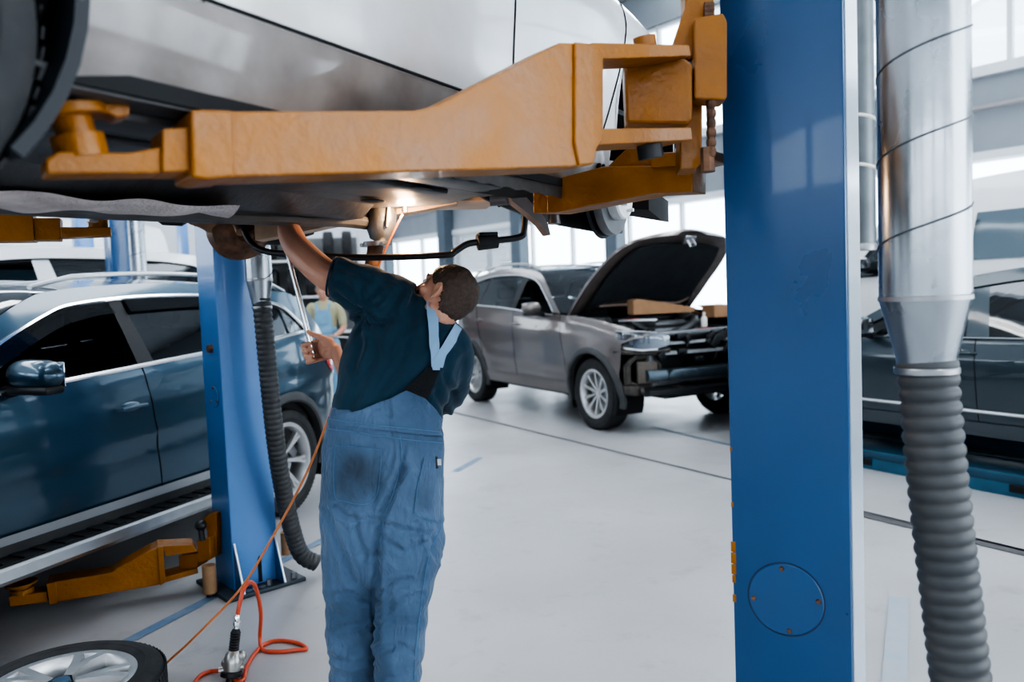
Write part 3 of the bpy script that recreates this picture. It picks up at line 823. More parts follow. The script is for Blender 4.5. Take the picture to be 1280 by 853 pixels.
for sg in (1, -1): side_parts(c, flat_patch([[(-.95, .445), (1.0, .445), (1.0, .485), (-.95, .50)]], step=.1), sg, lambda x, z: 'sill_moulding', suvL, {'*': mat('moulding_grey', (.33, .35, .37), .35, .3)}, off=.02)
# side step, wind deflector, door creases, lamps
b = MB()
b.loft([[(x, .93, .30), (x, 1.06, .31), (x, 1.075, .33), (x, 1.07, .375), (x, 1.055, .385), (x, .93, .385)] for x in (1.0, -.95)]); stp = b.build('side_step', SATIN, suvL, ang=25)
b = MB(); b.box((.02, .985, .388), (1.9, .12, .008))
for i in range(18): b.box((.9-i*.105, .985, .395), (.05, .10, .008))
b.build('step_tread', BLACK, stp)
b = MB()
for x in (.8, -.75): b.box((x, .85, .33), (.06, .3, .04))
b.build('step_bracket', BLACK, stp)
DEFL = glass_mat('smoked_plastic', (.3, .36, .4), .3, ior=1.12)
dl = [(x, z) for x, z in dens([(.86, 1.2), (.62, 1.33), (.30, 1.47), (.08, 1.522), (-.10, 1.54)], 6)]
b = MB(); b.loft([[(x, c.Y(x, z)+.004, z), (x-.02, c.Y(x, z-.07)+.018, z-.07)] for x, z in dl], cap=False, closed=False); b.build('wind_deflector', DEFL, suvL, recalc=False)
dl = [(x, z) for x, z in dens([(-.22, 1.545), (-.7, 1.555), (-1.1, 1.54)], 6)]
b = MB(); b.loft([[(x, c.Y(x, z)+.004, z), (x-.005, c.Y(x, z-.07)+.018, z-.07)] for x, z in dl], cap=False, closed=False); b.build('wind_deflector', DEFL, suvL, recalc=False)
def lamp_patch(car, t, poly, sg, name, m, off=.008, step=.06): side_parts(car, flat_patch([poly], step=step), sg, lambda x, z: name, t, {'*': m}, off=off)
for sg in (1, -1):
    lamp_patch(c, suvL, [(-1.95, 1.12), (-2.2, 1.14), (-2.24, 1.0), (-2.22, .9), (-2.05, .98)], sg, 'tail_light', REDLENS)
    lamp_patch(c, suvL, [(1.95, .86), (2.3, .77), (2.34, .68), (2.0, .74)], sg, 'headlight', SATIN)

# ---------------- taupe SUV with the bonnet up
g = Car(w=.965, xf=1.36, xr=-1.62, rw=.385, zarch=.0, ra=.445, xn=2.36, xt=-2.42, zs=.34, zd=.47, xa=.72, xhood=.9, tum=.38, crease=(.66, -.02),
        belt=[(2.12, 1.02), (1.8, 1.10), (1.3, 1.18), (.72, 1.22), (.2, 1.24), (-.6, 1.30), (-1.3, 1.335), (-1.9, 1.37), (-2.25, 1.33)],
        nose=[(1.98, .98), (1.82, .92), (1.78, .80)],
        tail=[(-2.08, .38), (-2.36, .40), (-2.40, .7), (-2.36, 1.05), (-2.3, 1.28)],
        roof=[(.72, 1.23), (.42, 1.43), (.08, 1.66), (-.15, 1.74), (-.6, 1.79), (-1.2, 1.79), (-1.75, 1.73), (-1.98, 1.67), (-2.15, 1.5), (-2.28, 1.3)],
        dlo=[(.56, 1.245), (.30, 1.42), (.02, 1.59), (-.2, 1.66), (-.6, 1.71), (-1.2, 1.715), (-1.6, 1.67), (-1.78, 1.62), (-1.88, 1.52), (-1.98, 1.39)])
suvG = place('car', 'taupe grey SUV with raised bonnet and its front bumper taken off', 'car', (.81, 8.42), 1.36, -.97, -62.1)
build_car(g, suvG, P_GRAY, dict(seams=[((.90, .47), (.72, 1.22)), ((-.32, .47), (-.38, 1.3)), ((-1.15, .47), (-1.45, 1.34))], roof_idx=(3, 7), hood=False, front=False, engine_fill=False,
    pillars=[(((-.36, 1.28), (-.26, 1.72)), ((-.50, 1.28), (-.40, 1.72))), (((-1.36, 1.3), (-1.22, 1.74)), ((-1.42, 1.3), (-1.28, 1.74)))],
    open={-1: (0,)}, trim=SATIN, trim_r=.008, handles=[(-.28, 1.1), (-1.3, 1.14)], mirror=(.34, 1.25), mirror_w=.24, rails=(-.15, -1.9), rimr=.255, spokes=10, style='single', clad=TRIMGRAY, seat_x=-.28, seat_z=.75, drv=1, bow=.2, sill_mat=P_GRAY))
# engine bay
b = MB()
for sg in (1, -1):
    b.box((1.3, sg*.70, .78), (1.15, .06, .5)); b.box((1.35, sg*.55, .55), (1.2, .10, .14)); b.lathe([(0, .1), (.12, .1), (.14, .05), (.14, -.25), (0, -.25)], c=(1.05, sg*.62, 1.08), seg=24)
b.box((.78, 0, .85), (.08, 1.5, .55)); b.box((.85, 0, 1.12), (.22, 1.45, .06), bev=.02)
b.build('engine_bay', BLACK, suvG)
b = MB()
b.box((1.35, -.02, .88), (.62, .62, .36), bev=.05); b.box((1.35, -.02, 1.085), (.5, .5, .05), bev=.02)
for i in range(4): b.cyl((1.15+i*.13, -.2, 1.1), (1.15+i*.13, .16, 1.1), .028, 12)
b.box((1.2, .48, 1.0), (.3, .24, .22), bev=.03); b.box((1.2, -.5, .98), (.34, .26, .24), bev=.03)
b.tube(catmull([(1.3, .4, 1.08), (1.55, .3, 1.12), (1.7, .1, 1.05), (1.75, -.2, .98)]), .045, 12); b.tube(catmull([(1.0, -.3, 1.05), (1.3, -.42, 1.14), (1.65, -.4, 1.02)]), .035, 12)
b.build('engine', mat('engine_metal', (.16, .17, .18), .4, .7, noise_amt=.7, nscale=16), suvG)
b = MB()
b.box((1.98, 0, 1.015), (.12, 1.5, .05), bev=.015); b.box((1.99, 0, .52), (.1, 1.35, .06), bev=.015)
for y in (-.66, .66): b.box((1.98, y, .78), (.1, .07, .5), bev=.015)
lockc = b.build('radiator_frame', mat('frame_grey', (.22, .235, .25), .4, .4, noise_amt=.5, nscale=14), suvG)
b = MB(); b.box((1.975, .08, 1.043), (.03, .16, .004)); b.build('warning_sticker', mat('sticker_red', (.6, .05, .04), .5), lockc)
b = MB(); b.box((1.93, 0, .76), (.04, 1.2, .42))
for i in range(34): b.box((1.955, 0, .565+i*.0118), (.012, 1.18, .004))
b.build('radiator', mat('radiator_core', (.03, .034, .04), .5, .5), suvG)
b = MB()
b.loft([[(2.13-.16*(y/.78)**2, y, .55), (2.21-.16*(y/.78)**2, y, .56), (2.22-.16*(y/.78)**2, y, .61), (2.20-.16*(y/.78)**2, y, .66), (2.13-.16*(y/.78)**2, y, .67)] for y in [-.74+1.48*i/12 for i in range(13)]])
for y in (-.5, .5): b.box((2.03, y, .61), (.22, .1, .1))
b.build('crash_beam', mat('beam_steel', (.09, .12, .145), .3, .7, noise_amt=.4, nscale=10), suvG)
b = MB()
for z, dx, h in ((.90, .0, .028), (.80, .02, .035)):
    b.loft([[(2.06+dx-.12*(y/.7)**2, y, z), (2.10+dx-.12*(y/.7)**2, y, z+.005), (2.10+dx-.12*(y/.7)**2, y, z+h), (2.06+dx-.12*(y/.7)**2, y, z+h+.005)] for y in [-.66+1.32*i/10 for i in range(11)]])
b.build('grille_bar', mat('bar_silver', (.5, .52, .54), .35, .6, noise_amt=.5, nscale=25), suvG)
b = MB(); random.seed(3)
for i in range(26):
    y = -.62+random.random()*1.2; b.box((2.06+random.random()*.05, y, .74+random.random()*.25), (.05, .05+random.random()*.1, .02+random.random()*.05), Matrix.Rotation(random.random(), 3, 'X'), bev=.005)
b.build('broken_grille', BLACK, suvG)
b = MB()
b.loft([[(2.18-.14*(y/.8)**2, y, .40), (2.26-.14*(y/.8)**2, y, .42), (2.26-.14*(y/.8)**2, y, .47), (2.16-.14*(y/.8)**2, y, .49)] for y in [-.78+1.56*i/12 for i in range(13)]])
b.box((1.95, 0, .40), (.5, 1.3, .03)); b.build('lower_crossbar', BLACK, suvG)
for sg in (-1, 1):
    # headlight: housing, bowls, lens
    b = MB(); b.loft([[(x, sg*y, z0), (x-.14, sg*(y-.1), z0+.02), (x-.14, sg*(y-.1), z1-.02), (x, sg*y, z1)] for x, y, z0, z1 in ((1.74, .90, .93, 1.06), (1.86, .87, .885, 1.055), (2.0, .79, .87, 1.05), (2.09, .66, .875, 1.035), (2.13, .52, .91, 1.0))])
    hl = b.build('headlight', mat('lamp_inside', (.45, .47, .5), .25, .7), suvG)
    b = MB()
    for (x, y, r_) in ((1.93, .80, .055), (2.04, .68, .06)):
        b.lathe([(r_, .012), (r_*.8, -.0), (r_*.4, -.04), (0, -.05)], c=(x+.012, sg*y, .965), axis=(1, sg*.5, 0), seg=20)
    b.build('reflector', CHROME, hl)
    b = MB(); b.loft([[(x+.02, sg*(y+.012), z0-.005), (x+.035, sg*(y+.02), (z0+z1)/2), (x+.02, sg*(y+.012), z1+.005)] for x, y, z0, z1 in ((1.74, .90, .93, 1.06), (1.86, .87, .885, 1.055), (2.0, .79, .87, 1.05), (2.09, .66, .875, 1.035), (2.13, .52, .91, 1.0))], cap=False, closed=False)
    b.build('lens', LENS, hl, recalc=False)
    b = MB(); b.tube([(1.78, sg*.905, .915), (1.9, sg*.875, .882), (2.03, sg*.79, .866), (2.12, sg*.66, .872)], .010, 8); b.tube([(1.76, sg*.905, 1.062), (1.88, sg*.88, 1.06), (2.02, sg*.79, 1.055), (2.11, sg*.66, 1.04)], .007, 8); b.build('lamp_bezel', SATIN, hl)
    # exposed corner: intercooler, duct, bracket
    b = MB(); b.box((1.98, sg*.70, .64), (.1, .20, .22), Matrix.Rotation(R(sg*25), 3, 'Z'), bev=.01)
    b.build('intercooler', mat('cooler_mesh', (.16, .14, .12), .7, .3, noise_amt=.5, nscale=50), suvG)
    b = MB(); fr_ = [(2.02, .60, .52), (2.04, .58, .70), (2.0, .62, .80), (1.94, .80, .80), (1.90, .86, .72), (1.90, .86, .54), (1.96, .74, .50), (2.02, .60, .52)]
    b.tube([(x, sg*y, z) for x, y, z in fr_], .022, 8); b.tube([(x-.05, sg*y, z-.02) for x, y, z in fr_], .03, 8)
    b.tube([(1.75, sg*.92, .86), (1.9, sg*.87, .85), (2.05, sg*.68, .84), (2.1, sg*.5, .86)], .03, 8)
    b.tube([(2.0, sg*.8, .46), (2.1, sg*.6, .44), (2.14, sg*.4, .46)], .035, 8)
    b.box((1.86, sg*.82, .46), (.26, .16, .1), Matrix.Rotation(R(sg*-12), 3, 'Z'), bev=.03)
    b.build('bumper_bracket', mat('dusty_black', (.03, .032, .035), .65, noise_amt=.7, nscale=16, c2=(.12, .1, .08)), suvG)
    b = MB(); b.loft([[(x, sg*.62, z), (x, sg*.955, z), (x+.03, sg*.95, z), (x+.03, sg*.62, z)] for x, z in [(g.xf+.41*cos(a), .385+.41*sin(a)) for a in [R(-28+i*6) for i in range(14)]]])
    b.build('wheel_arch_liner', BLACK, suvG)
    lamp_patch(g, suvG, [(-2.05, 1.22), (-2.34, 1.24), (-2.4, 1.05), (-2.12, 1.0)], sg, 'tail_light', REDLENS)
# raised bonnet
hinge = V((.80, 0, 1.24)); HM = Matrix.Translation(hinge) @ Matrix.Rotation(R(-46), 4, 'Y') @ Matrix.Translation(-hinge)
def hood_ring(x, inset):
    y = smooth_list([(.72, .86), (1.1, .86), (1.5, .83), (1.8, .76), (2.0, .62), (2.1, .40), (2.14, .12)], x)-inset; return y
def hood_surface(inset, dz, x0, x1, nx=16, ny=14, dome=.055):
    b = bmesh.new(); rows = []
    for i in range(nx+1):
        x = x0+(x1-x0)*(1-(1-i/nx)**1.7); y = max(.02, hood_ring(x, inset)); row = []
        zb = lerp_list([(.72, 1.235), (1.3, 1.19), (1.8, 1.11), (2.0, 1.06), (2.14, 1.0)], x)
        for j in range(ny+1):
            v = -1+2*j/ny; q = 1-abs(v)**2.6; row.append(b.verts.new((x+(.1*q if x < 1.2 else .1*q*(1-(x-1.2))), v*y, zb+dome*q+dz)))
        rows.append(row)
    for i in range(nx):
        for j in range(ny): b.faces.new((rows[i][j], rows[i][j+1], rows[i+1][j+1], rows[i+1][j]))
    return b, rows
def obj_from(b, name, m, parent, M=None):
    if M is not None: b.transform(M)
    bmesh.ops.recalc_face_normals(b, faces=b.faces[:])
    me = bpy.data.meshes.new(name); b.to_mesh(me); b.free(); me.polygons.foreach_set('use_smooth', [True]*len(me.polygons)); me.set_sharp_from_angle(angle=R(40))
    o = bpy.data.objects.new(name, me); col.objects.link(o); me.materials.append(m); o.parent = parent; return o
b, rows = hood_surface(0, .012, .74, 2.13)
r_ = bmesh.ops.extrude_face_region(b, geom=b.faces[:]); 
for v in [e for e in r_['geom'] if isinstance(e, bmesh.types.BMVert)]: v.co.z -= .035
hood = obj_from(b, 'hood', P_GRAY, suvG, HM)
b, rows = hood_surface(.17, -.035, .90, 1.90, dome=.05)
r_ = bmesh.ops.extrude_face_region(b, geom=b.faces[:])
for v in [e for e in r_['geom'] if isinstance(e, bmesh.types.BMVert)]: v.co.z -= .02
obj_from(b, 'insulation_pad', mat('insulation', (.02, .026, .033), .8, noise_amt=.5, nscale=6, c2=(.04, .05, .055), bump=.6, bscale=9), hood, HM)
b, rows = hood_surface(.015, -.026, .78, 2.10, dome=.05); obj_from(b, 'inner_frame', mat('hood_inner', (.20, .17, .16), .45, .3, noise_amt=.5, nscale=9), hood, HM)
b = MB(); b.tube(catmull([(.95, -.55, 1.17), (.93, -.3, 1.19), (.92, 0, 1.2), (.93, .3, 1.19), (.95, .6, 1.17), (1.1, .72, 1.15)]), .014, 8); b.bm.transform(HM); b.build('hood_seal', mat('seal', (.28, .2, .17), .6), hood)
b = MB(); b.tube([(2.06, -.03, .99), (2.04, -.03, .9), (2.06, .03, .9), (2.08, .03, .99)], .012, 8); b.box((2.06, 0, .985), (.1, .14, .02), bev=.005); b.bm.transform(HM); b.build('hood_latch', SATIN, hood)
for y in (-.70, .70):
    b = MB(); b.tube([(.82, y, 1.14), tuple(HM @ V((1.12, y*.98, 1.15)))], .012, 8); b.tube([(.82, y, 1.14), tuple(V((.82, y, 1.14)).lerp(HM @ V((1.12, y*.98, 1.15)), .5))], .02, 8); b.build('gas_strut', BLACK, hood)
# things lying on the engine
def w_of(e, p): return e.matrix_basis @ V(p)
cb = thing('cardboard_box', 'long brown cardboard wedge box lying across the open engine bay', 'box', w_of(suvG, (1.42, -.05, 1.2)), suvG.rotation_euler.z+R(76))
b = MB(); b.prism([(-.36, 0), (.36, 0), (.36, .05), (-.30, .17), (-.36, .15)], -.09, .09, Matrix.Rotation(R(90), 4, 'X') @ Matrix.Rotation(0, 4, 'Z')); b.build('carton', CARD, cb, smooth=False)
b = MB(); b.box((.39, 0, .0), (.1, .18, .004), Matrix.Rotation(R(35), 3, 'Y')); b.build('flap', CARD, cb, smooth=False)
cb2 = thing('cardboard_box', 'small open cardboard box beside bottles at the front of the engine bay', 'box', w_of(suvG, (1.70, .56, 1.14)), suvG.rotation_euler.z+R(88))
b = MB(); b.box((0, 0, .0), (.36, .2, .01)); b.box((0, .1, .06), (.36, .006, .13)); b.box((0, -.1, .06), (.36, .006, .13)); b.box((.18, 0, .06), (.006, .2, .13)); b.box((-.18, 0, .06), (.006, .2, .13)); b.build('carton', CARD, cb2, smooth=False)
b = MB(); b.box((0, .14, .11), (.34, .1, .004), Matrix.Rotation(R(20), 3, 'X')); b.build('flap', CARD, cb2, smooth=False)
def bottle(lab, lx, ly, lz, s_, m_, capm):
    t = thing('bottle', lab, 'bottle', w_of(suvG, (lx, ly, lz)))
    MB().lathe([(0, 0), (.035*s_, 0), (.038*s_, .01), (.038*s_, .09*s_), (.03*s_, .115*s_), (.014*s_, .13*s_), (.014*s_, .15*s_), (0, .15*s_)], seg=18).build('body', m_, t)
    MB().lathe([(0, .175*s_), (.017*s_, .175*s_), (.018*s_, .145*s_), (0, .145*s_)], seg=14).build('cap', capm, t); return t
WHT = mat('white_plastic', (.72, .7, .66), .4)
bottle('narrow white bottle standing between the cardboard box and the bay edge', 1.85, .18, 1.045, .9, WHT, WHT)
bottle('squat cream bottle next to the small cardboard box', 1.86, .62, 1.045, .85, mat('cream_plastic', (.72, .62, .45), .4), WHT)
t = thing('pliers', 'red handled pliers lying on the left wing of the engine bay', 'tool', w_of(suvG, (1.5, -.60, 1.14)), suvG.rotation_euler.z+R(60))
b = MB(); b.tube(catmull([(0, 0, .01), (.06, .02, .012), (.15, .015, .012)]), .009, 8); b.tube(catmull([(0, 0, .01), (.06, -.025, .012), (.15, -.03, .012)]), .009, 8); b.build('handle', mat('red_grip', (.5, .06, .05), .45), t)
b = MB(); b.box((-.03, 0, .01), (.07, .03, .014), bev=.004); b.build('jaw', STEEL, t)
t = thing('headlight_trim', 'silver and white trim strip lying on the wing above the headlight', 'car part', w_of(suvG, (1.62, -.52, 1.13)), suvG.rotation_euler.z+R(52))
b = MB(); b.loft([[(x, -.03-.01*sin(x*9), .01), (x, .03, .0), (x, .03, .012), (x, -.03, .03)] for x in [-.2+.04*i for i in range(11)]]); b.build('strip', mat('strip_white', (.6, .62, .65), .35, .3), t)
# ---------------- silver white car up on the lift
kw = dict(w=.86, xf=1.60, xr=-1.27, rw=.355, zarch=.14, ra=.40, xn=2.45, xt=-2.05, zs=.25, zd=.43, xa=1.0, xhood=1.2, tum=.42,
        belt=[(2.38, .78), (2.15, .92), (1.7, 1.04), (1.0, 1.10), (.3, 1.11), (-.6, 1.14), (-1.2, 1.16), (-1.6, 1.18), (-1.95, 1.12)],
        nose=[(2.44, .65), (2.44, .56), (2.36, .50), (2.02, .48)],
        tail=[(-1.67, .34), (-1.98, .36), (-2.04, .6), (-2.0, .95), (-1.97, 1.05)],
        roof=[(1.0, 1.11), (.66, 1.32), (.22, 1.47), (.0, 1.51), (-.4, 1.53), (-.9, 1.52), (-1.35, 1.47), (-1.55, 1.43), (-1.75, 1.28), (-1.9, 1.11)],
        dlo=[(.85, 1.125), (.55, 1.30), (.18, 1.42), (-.02, 1.45), (-.4, 1.47), (-.9, 1.46), (-1.2, 1.41), (-1.32, 1.37), (-1.42, 1.28), (-1.5, 1.21)])
s_ = Car(**kw)
def LP0(px, py, d): return car_s.matrix_basis.inverted() @ at(px, py, d)
DIRTY = paint_mat('dirty_sill_paint', (.34, .32, .31), .25, .42, (.07, .052, .042), .75)
LZ = 1.60
car_s = thing('car', 'silver white car raised overhead on the two post lift, front wheel removed', 'car', (-.938, 2.40, LZ), R(60))
optS = dict(sides=(-1,), seams=[((1.09, .43), (1.46, 1.10)), ((.46, .43), (.52, 1.15)), ((-.62, .43), (-.9, 1.17))], names=['front_fender', 'front_door', 'rear_door', 'quarter_panel'], roof_idx=(3, 7),
    pillars=[(((.46, 1.1), (.40, 1.47)), ((.36, 1.1), (.30, 1.47)))], handles=[(.72, .95), (-.4, .98)], mirror=(.75, 1.15), rimr=.24, clad=P_SILV, sill_mat=DIRTY, sill_off=.0, arch_trim=False,
    wheels=((s_.xr+.02, -.03, (-1,)), (s_.xr-.02, -.02, (1,))), seat_x=.1, front=True)
build_car(s_, car_s, P_SILV, optS)
kw2 = dict(kw); kw2.update(xf=1.12, ra=.44, nose=[(2.44, .65), (2.40, .60), (1.58, .58)])
s2 = Car(**kw2)
# far flank only (front arch opened further back)
def flank_only(c, t, paint, sg):
    zc = c.rw+c.zarch; ha = math.degrees(math.asin(min(1, (c.zd-zc)/c.ra))) if c.zd < zc else 0
    o = dens(c.belt, 5)[::-1] + c.nose + arc_pts(c.xf, zc, c.ra, 5, 180-ha) + arc_pts(c.xr, zc, c.ra, ha, 180-ha) + c.tail
    side_parts(c, flat_patch([o]), sg, lambda x, z: 'left_flank', t, {'*': paint})
    side_parts(c, flat_patch([[(c.xr+.4, c.zs), (c.xf-c.ra, c.zs), (c.xf-c.ra+.02, c.zd+.003), (c.xr+.4, c.zd+.003)]], step=.2), sg, lambda x, z: 'sill', t, {'*': paint})
    for nm, L in (('roof_pillar_frame', None),):
        ro = dens(c.roof, 6); di = dens(c.dlo, 6); b = MB(); b.loft([[(p[0], sg*c.Y(*p), p[1]), (q[0], sg*c.Y(*q), q[1])] for p, q in zip(ro, di)], cap=False, closed=False); b.build(nm, paint, t, recalc=False)
        side_parts(c, flat_patch([di+[(di[-1][0]+(di[0][0]-di[-1][0])*i/6, c.ztop(di[-1][0]+(di[0][0]-di[-1][0])*i/6)) for i in range(1, 6)]], step=.2), sg, lambda x, z: 'window_glass', t, {'*': GLASSD}, off=-.006)
flank_only(s2, car_s, P_SILV, 1)
# rocker: dark gap line along the sill seam, pinch weld, rounded lower sill
b = MB(); b.tube([(x, -s_.Y(x, .435)-.002, .435) for x in [1.18-.05*i for i in range(41)]], .004, 6); b.build('sill_gap', DARK, car_s)
b = MB(); b.loft([[(x, -.80, .25), (x, -.805, .25), (x, -.805, .21+(.006 if i % 2 else 0)), (x, -.80, .21+(.006 if i % 2 else 0))] for i, x in enumerate([1.15-.05*k for k in range(28)])]); b.build('pinch_weld', mat('weld_grey', (.09, .085, .082), .6, noise_amt=.6, nscale=30), car_s)
b = MB()
for i in range(2): b.box((1.135-.035*i, -.835, .33), (.008, .03, .045), bev=.003)
b.build('vent_slots', DARK, car_s)
# rear wheel arch liner edge, hanging in front of the sill
b = MB(); rings = []
for i in range(19):
    a = R(-42+i*8); r_ = .45-.0022*max(0, 12-i)*1.0; rings.append([(s_.xr+(r_-.02)*cos(a), -.845, .40+(r_-.02)*sin(a)), (s_.xr+r_*cos(a), -.85, .40+r_*sin(a)), (s_.xr+(r_-.01)*cos(a), -.42, .40+(r_-.01)*sin(a)), (s_.xr+(r_-.03)*cos(a), -.42, .40+(r_-.03)*sin(a))])
b.loft(rings); b.build('wheel_arch_liner', mat('liner_bluegrey', (.006, .010, .015), .55, bump=.1, bscale=30), car_s)
b = MB(); b.box((s_.xr, -.40, .50), (.92, .04, .75)); b.box((s_.xr-.0, -.2, .24), (.9, .3, .05)); b.build('well_liner', DARK, car_s)
b = MB(); b.tube([LP0(195, 268, 3.25), LP0(205, 276, 3.25), LP0(226, 277, 3.27), LP0(240, 268, 3.3)], .02, 10); b.build('jack_pad', BLACK, car_s)
# underbody
edge = [(-1.1, -.80), (.74, -.80), (.76, -.74), (.83, -.47), (.95, -.29), (.93, -.07), (.78, .21), (.58, .43), (.50, .62), (.52, .80), (-1.1, .80)]
def flat_xy(poly, z0, t_, name, m, parent, bev=0.):
    b = MB(); b.prism(poly, z0, z0+t_, bev=bev); return b.build(name, m, parent)
flat_xy(edge, .245, .03, 'floor_panel', UNDER, car_s)
flat_xy([(.72, -.82), (2.3, -.8), (2.3, .8), (1.62, .82), (1.5, .82), (.72, .82)], .58, .02, 'engine_bay_floor', DARK, car_s)
# pressed panels, ribs and tunnel
b = MB(); b.loft([[(x, -.10-.02*sin(x*6), .245), (x, -.02, .205-.008*sin(x*11)), (x, .10, .198), (x, .20, .215), (x, .27, .245)] for x in [-1.0+.07*i for i in range(26)]]); b.build('tunnel_cover', UNDER, car_s)
b = MB()
for k, (x0, x1, y0, y1) in enumerate(((-.9, .62, -.72, -.60), (-.2, .60, -.52, -.30), (-.9, -.3, -.52, -.2), (-.5, .40, .36, .60), (-.9, .30, .66, .74))):
    b.box(((x0+x1)/2, (y0+y1)/2, .240), (x1-x0, y1-y0, .022), bev=.009)
b.build('pressed_rib', UNDER, car_s)
b = MB()
for (x, y, sx) in ((.45, -.5, 1.6), (.1, -.42, 1.2), (.3, .5, 1.3), (-.2, .5, 1), (.6, -.2, 1.2), (-.1, -.65, 1), (.62, -.62, 1.1)):
    b.sphere((x, y, .236), .05, sx, .6, .12, 16)
b.build('drain_plug', BLACK, car_s)
# heat shield: wavy embossed sheet
def sheet(name, m, z, corners, nu=40, nv=8, wob=.008, fr=30, parent=None, sag=.0):
    """corners: 4 (x, y) in car frame, counterclockwise"""
    b = bmesh.new(); A, B, C_, D_ = [V((*p, 0)) for p in corners]; rows = []
    for i in range(nu+1):
        row = []
        for j in range(nv+1):
            u, v = i/nu, j/nv; p = A.lerp(B, u).lerp(D_.lerp(C_, u), v)
            row.append(b.verts.new((p.x, p.y, z - sag*sin(pi*v) + wob*noise.noise(V((p.x*8, p.y*8, 0))) + wob*.4*sin(p.x*fr))))
        rows.append(row)
    for i in range(nu):
        for j in range(nv): b.faces.new((rows[i][j], rows[i][j+1], rows[i+1][j+1], rows[i+1][j]))
    return obj_from(b, name, m, parent)
sheet('heat_shield', SHIELD, .185, [(-.80, .02), (.08, -.12), (.18, .06), (-.30, .36)], wob=.012, fr=22, parent=car_s, sag=.015)
b = MB(); b.tube(catmull([(-1.0, .24, .19), (-.3, .20, .185), (.3, .12, .19), (.72, .08, .2), (.88, .03, .19)]), .028, 10); b.build('exhaust_pipe', UNDER, car_s)
for x, y in ((-.12, .30), (.12, .16)):
    b = MB(); b.tube([(x, y, .24), (x, y, .165)], .006, 6); b.box((x, y, .165), (.03, .02, .006)); b.build('panel_clip', STEEL, car_s)
def car_local(o, p): return o.matrix_basis.inverted() @ V(p)
def LP(px, py, d): return car_local(car_s, at(px, py, d))
# catalytic converter hanging straight down with its pipe
p0, p1, p2, p3 = LP(480, 250, 3.15), LP(474, 297, 3.15), LP(470, 306, 3.15), LP(459, 372, 3.15)
b = MB(); b.tube([p0+V((0, 0, .06)), p0, p0.lerp(p1, .15), p0.lerp(p1, .5), p0.lerp(p1, .8), p1, p1.lerp(p2, .6)], .05, 20, rr=[.033, .042, .054, .057, .055, .042, .032])
b.tube([p0.lerp(p1, .2)+V((-.03, -.052, 0)), p0.lerp(p1, .75)+V((-.03, -.055, 0))], .008, 6)
cat_ = b.build('catalytic_converter', mat('cast_steel', (.33, .33, .32), .42, .8, noise_amt=.6, nscale=16, bump=.3, bscale=40), car_s)
b = MB(); b.tube([p2+V((0, 0, .012)), p2-V((0, 0, .006))], .05, 12); 
for s0 in (-1, 1): b.cyl(p2+V((.0, .05*s0, .0))+V((.02, 0, 0)), p2+V((.0, .05*s0, .0))-V((.03, 0, 0)), .009, 6)
b.build('flange', STEEL, cat_)
b = MB(); b.tube([p2, p2.lerp(p3, .5), p3, p3+V((-.01, .0, -.03))], .031, 16); b.build('down_pipe', RUST, cat_)
# subframe beam; the hand lamp's warm glow is also in its colour
q = [LP(528, 252, 3.25), LP(430, 262, 3.25), LP(322, 284, 3.30)]
b = MB(); b.loft([[p+V((-.045, -.03, h)), p+V((.05, .03, h)), p+V((.05, .03, -h)), p+V((-.045, -.03, -h))] for p, h in ((q[0]+V((.1, -.1, .02)), .035), (q[0], .04), (q[1], .058), (q[1].lerp(q[2], .5), .062), (q[2], .058))])
bm_ = b.build('subframe', mat('lamplit_beam', (.52, .38, .27), .55, .2, noise_amt=.5, nscale=12, c2=(.22, .13, .08)), car_s, ang=25)
b = MB()
for t_ in (.25, .5, .85): 
    p = q[1].lerp(q[2], t_)+V((-.048, -.034, .0)); b.lathe([(0, .003), (.008, .003), (.008, 0), (0, 0)], c=p, axis=(-.8, -.55, 0), seg=10)
b.build('bolt_hole', DARK, bm_)
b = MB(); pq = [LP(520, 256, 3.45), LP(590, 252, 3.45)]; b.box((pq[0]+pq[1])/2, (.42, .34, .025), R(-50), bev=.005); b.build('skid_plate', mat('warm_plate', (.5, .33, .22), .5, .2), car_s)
# anti roll bar
pts = [LP(*p) for p in ((655, 236, 3.05), (656, 262, 3.05), (655, 288, 3.04), (648, 297, 3.03), (608, 302, 3.0), (585, 305, 2.98), (568, 315, 2.97), (556, 319, 2.96), (470, 322, 2.95), (410, 321, 2.96), (360, 318, 3.0), (335, 315, 3.04), (318, 308, 3.08), (308, 294, 3.1), (304, 280, 3.12), (305, 268, 3.14))]
b = MB(); b.tube(catmull(pts, 6), .0125, 12); arb = b.build('anti_roll_bar', mat('bar_paint', (.035, .037, .04), .4, .3), car_s)
p = LP(609, 302, 3.0); ax = (pts[5]-pts[3]).normalized(); b = MB(); b.tube([p-ax*.038, p+ax*.038], .03, 16); b.box(p+V((0, 0, .026)), (.07, .09, .012), R(-50), bev=.003); b.build('bushing', RUB, arb)
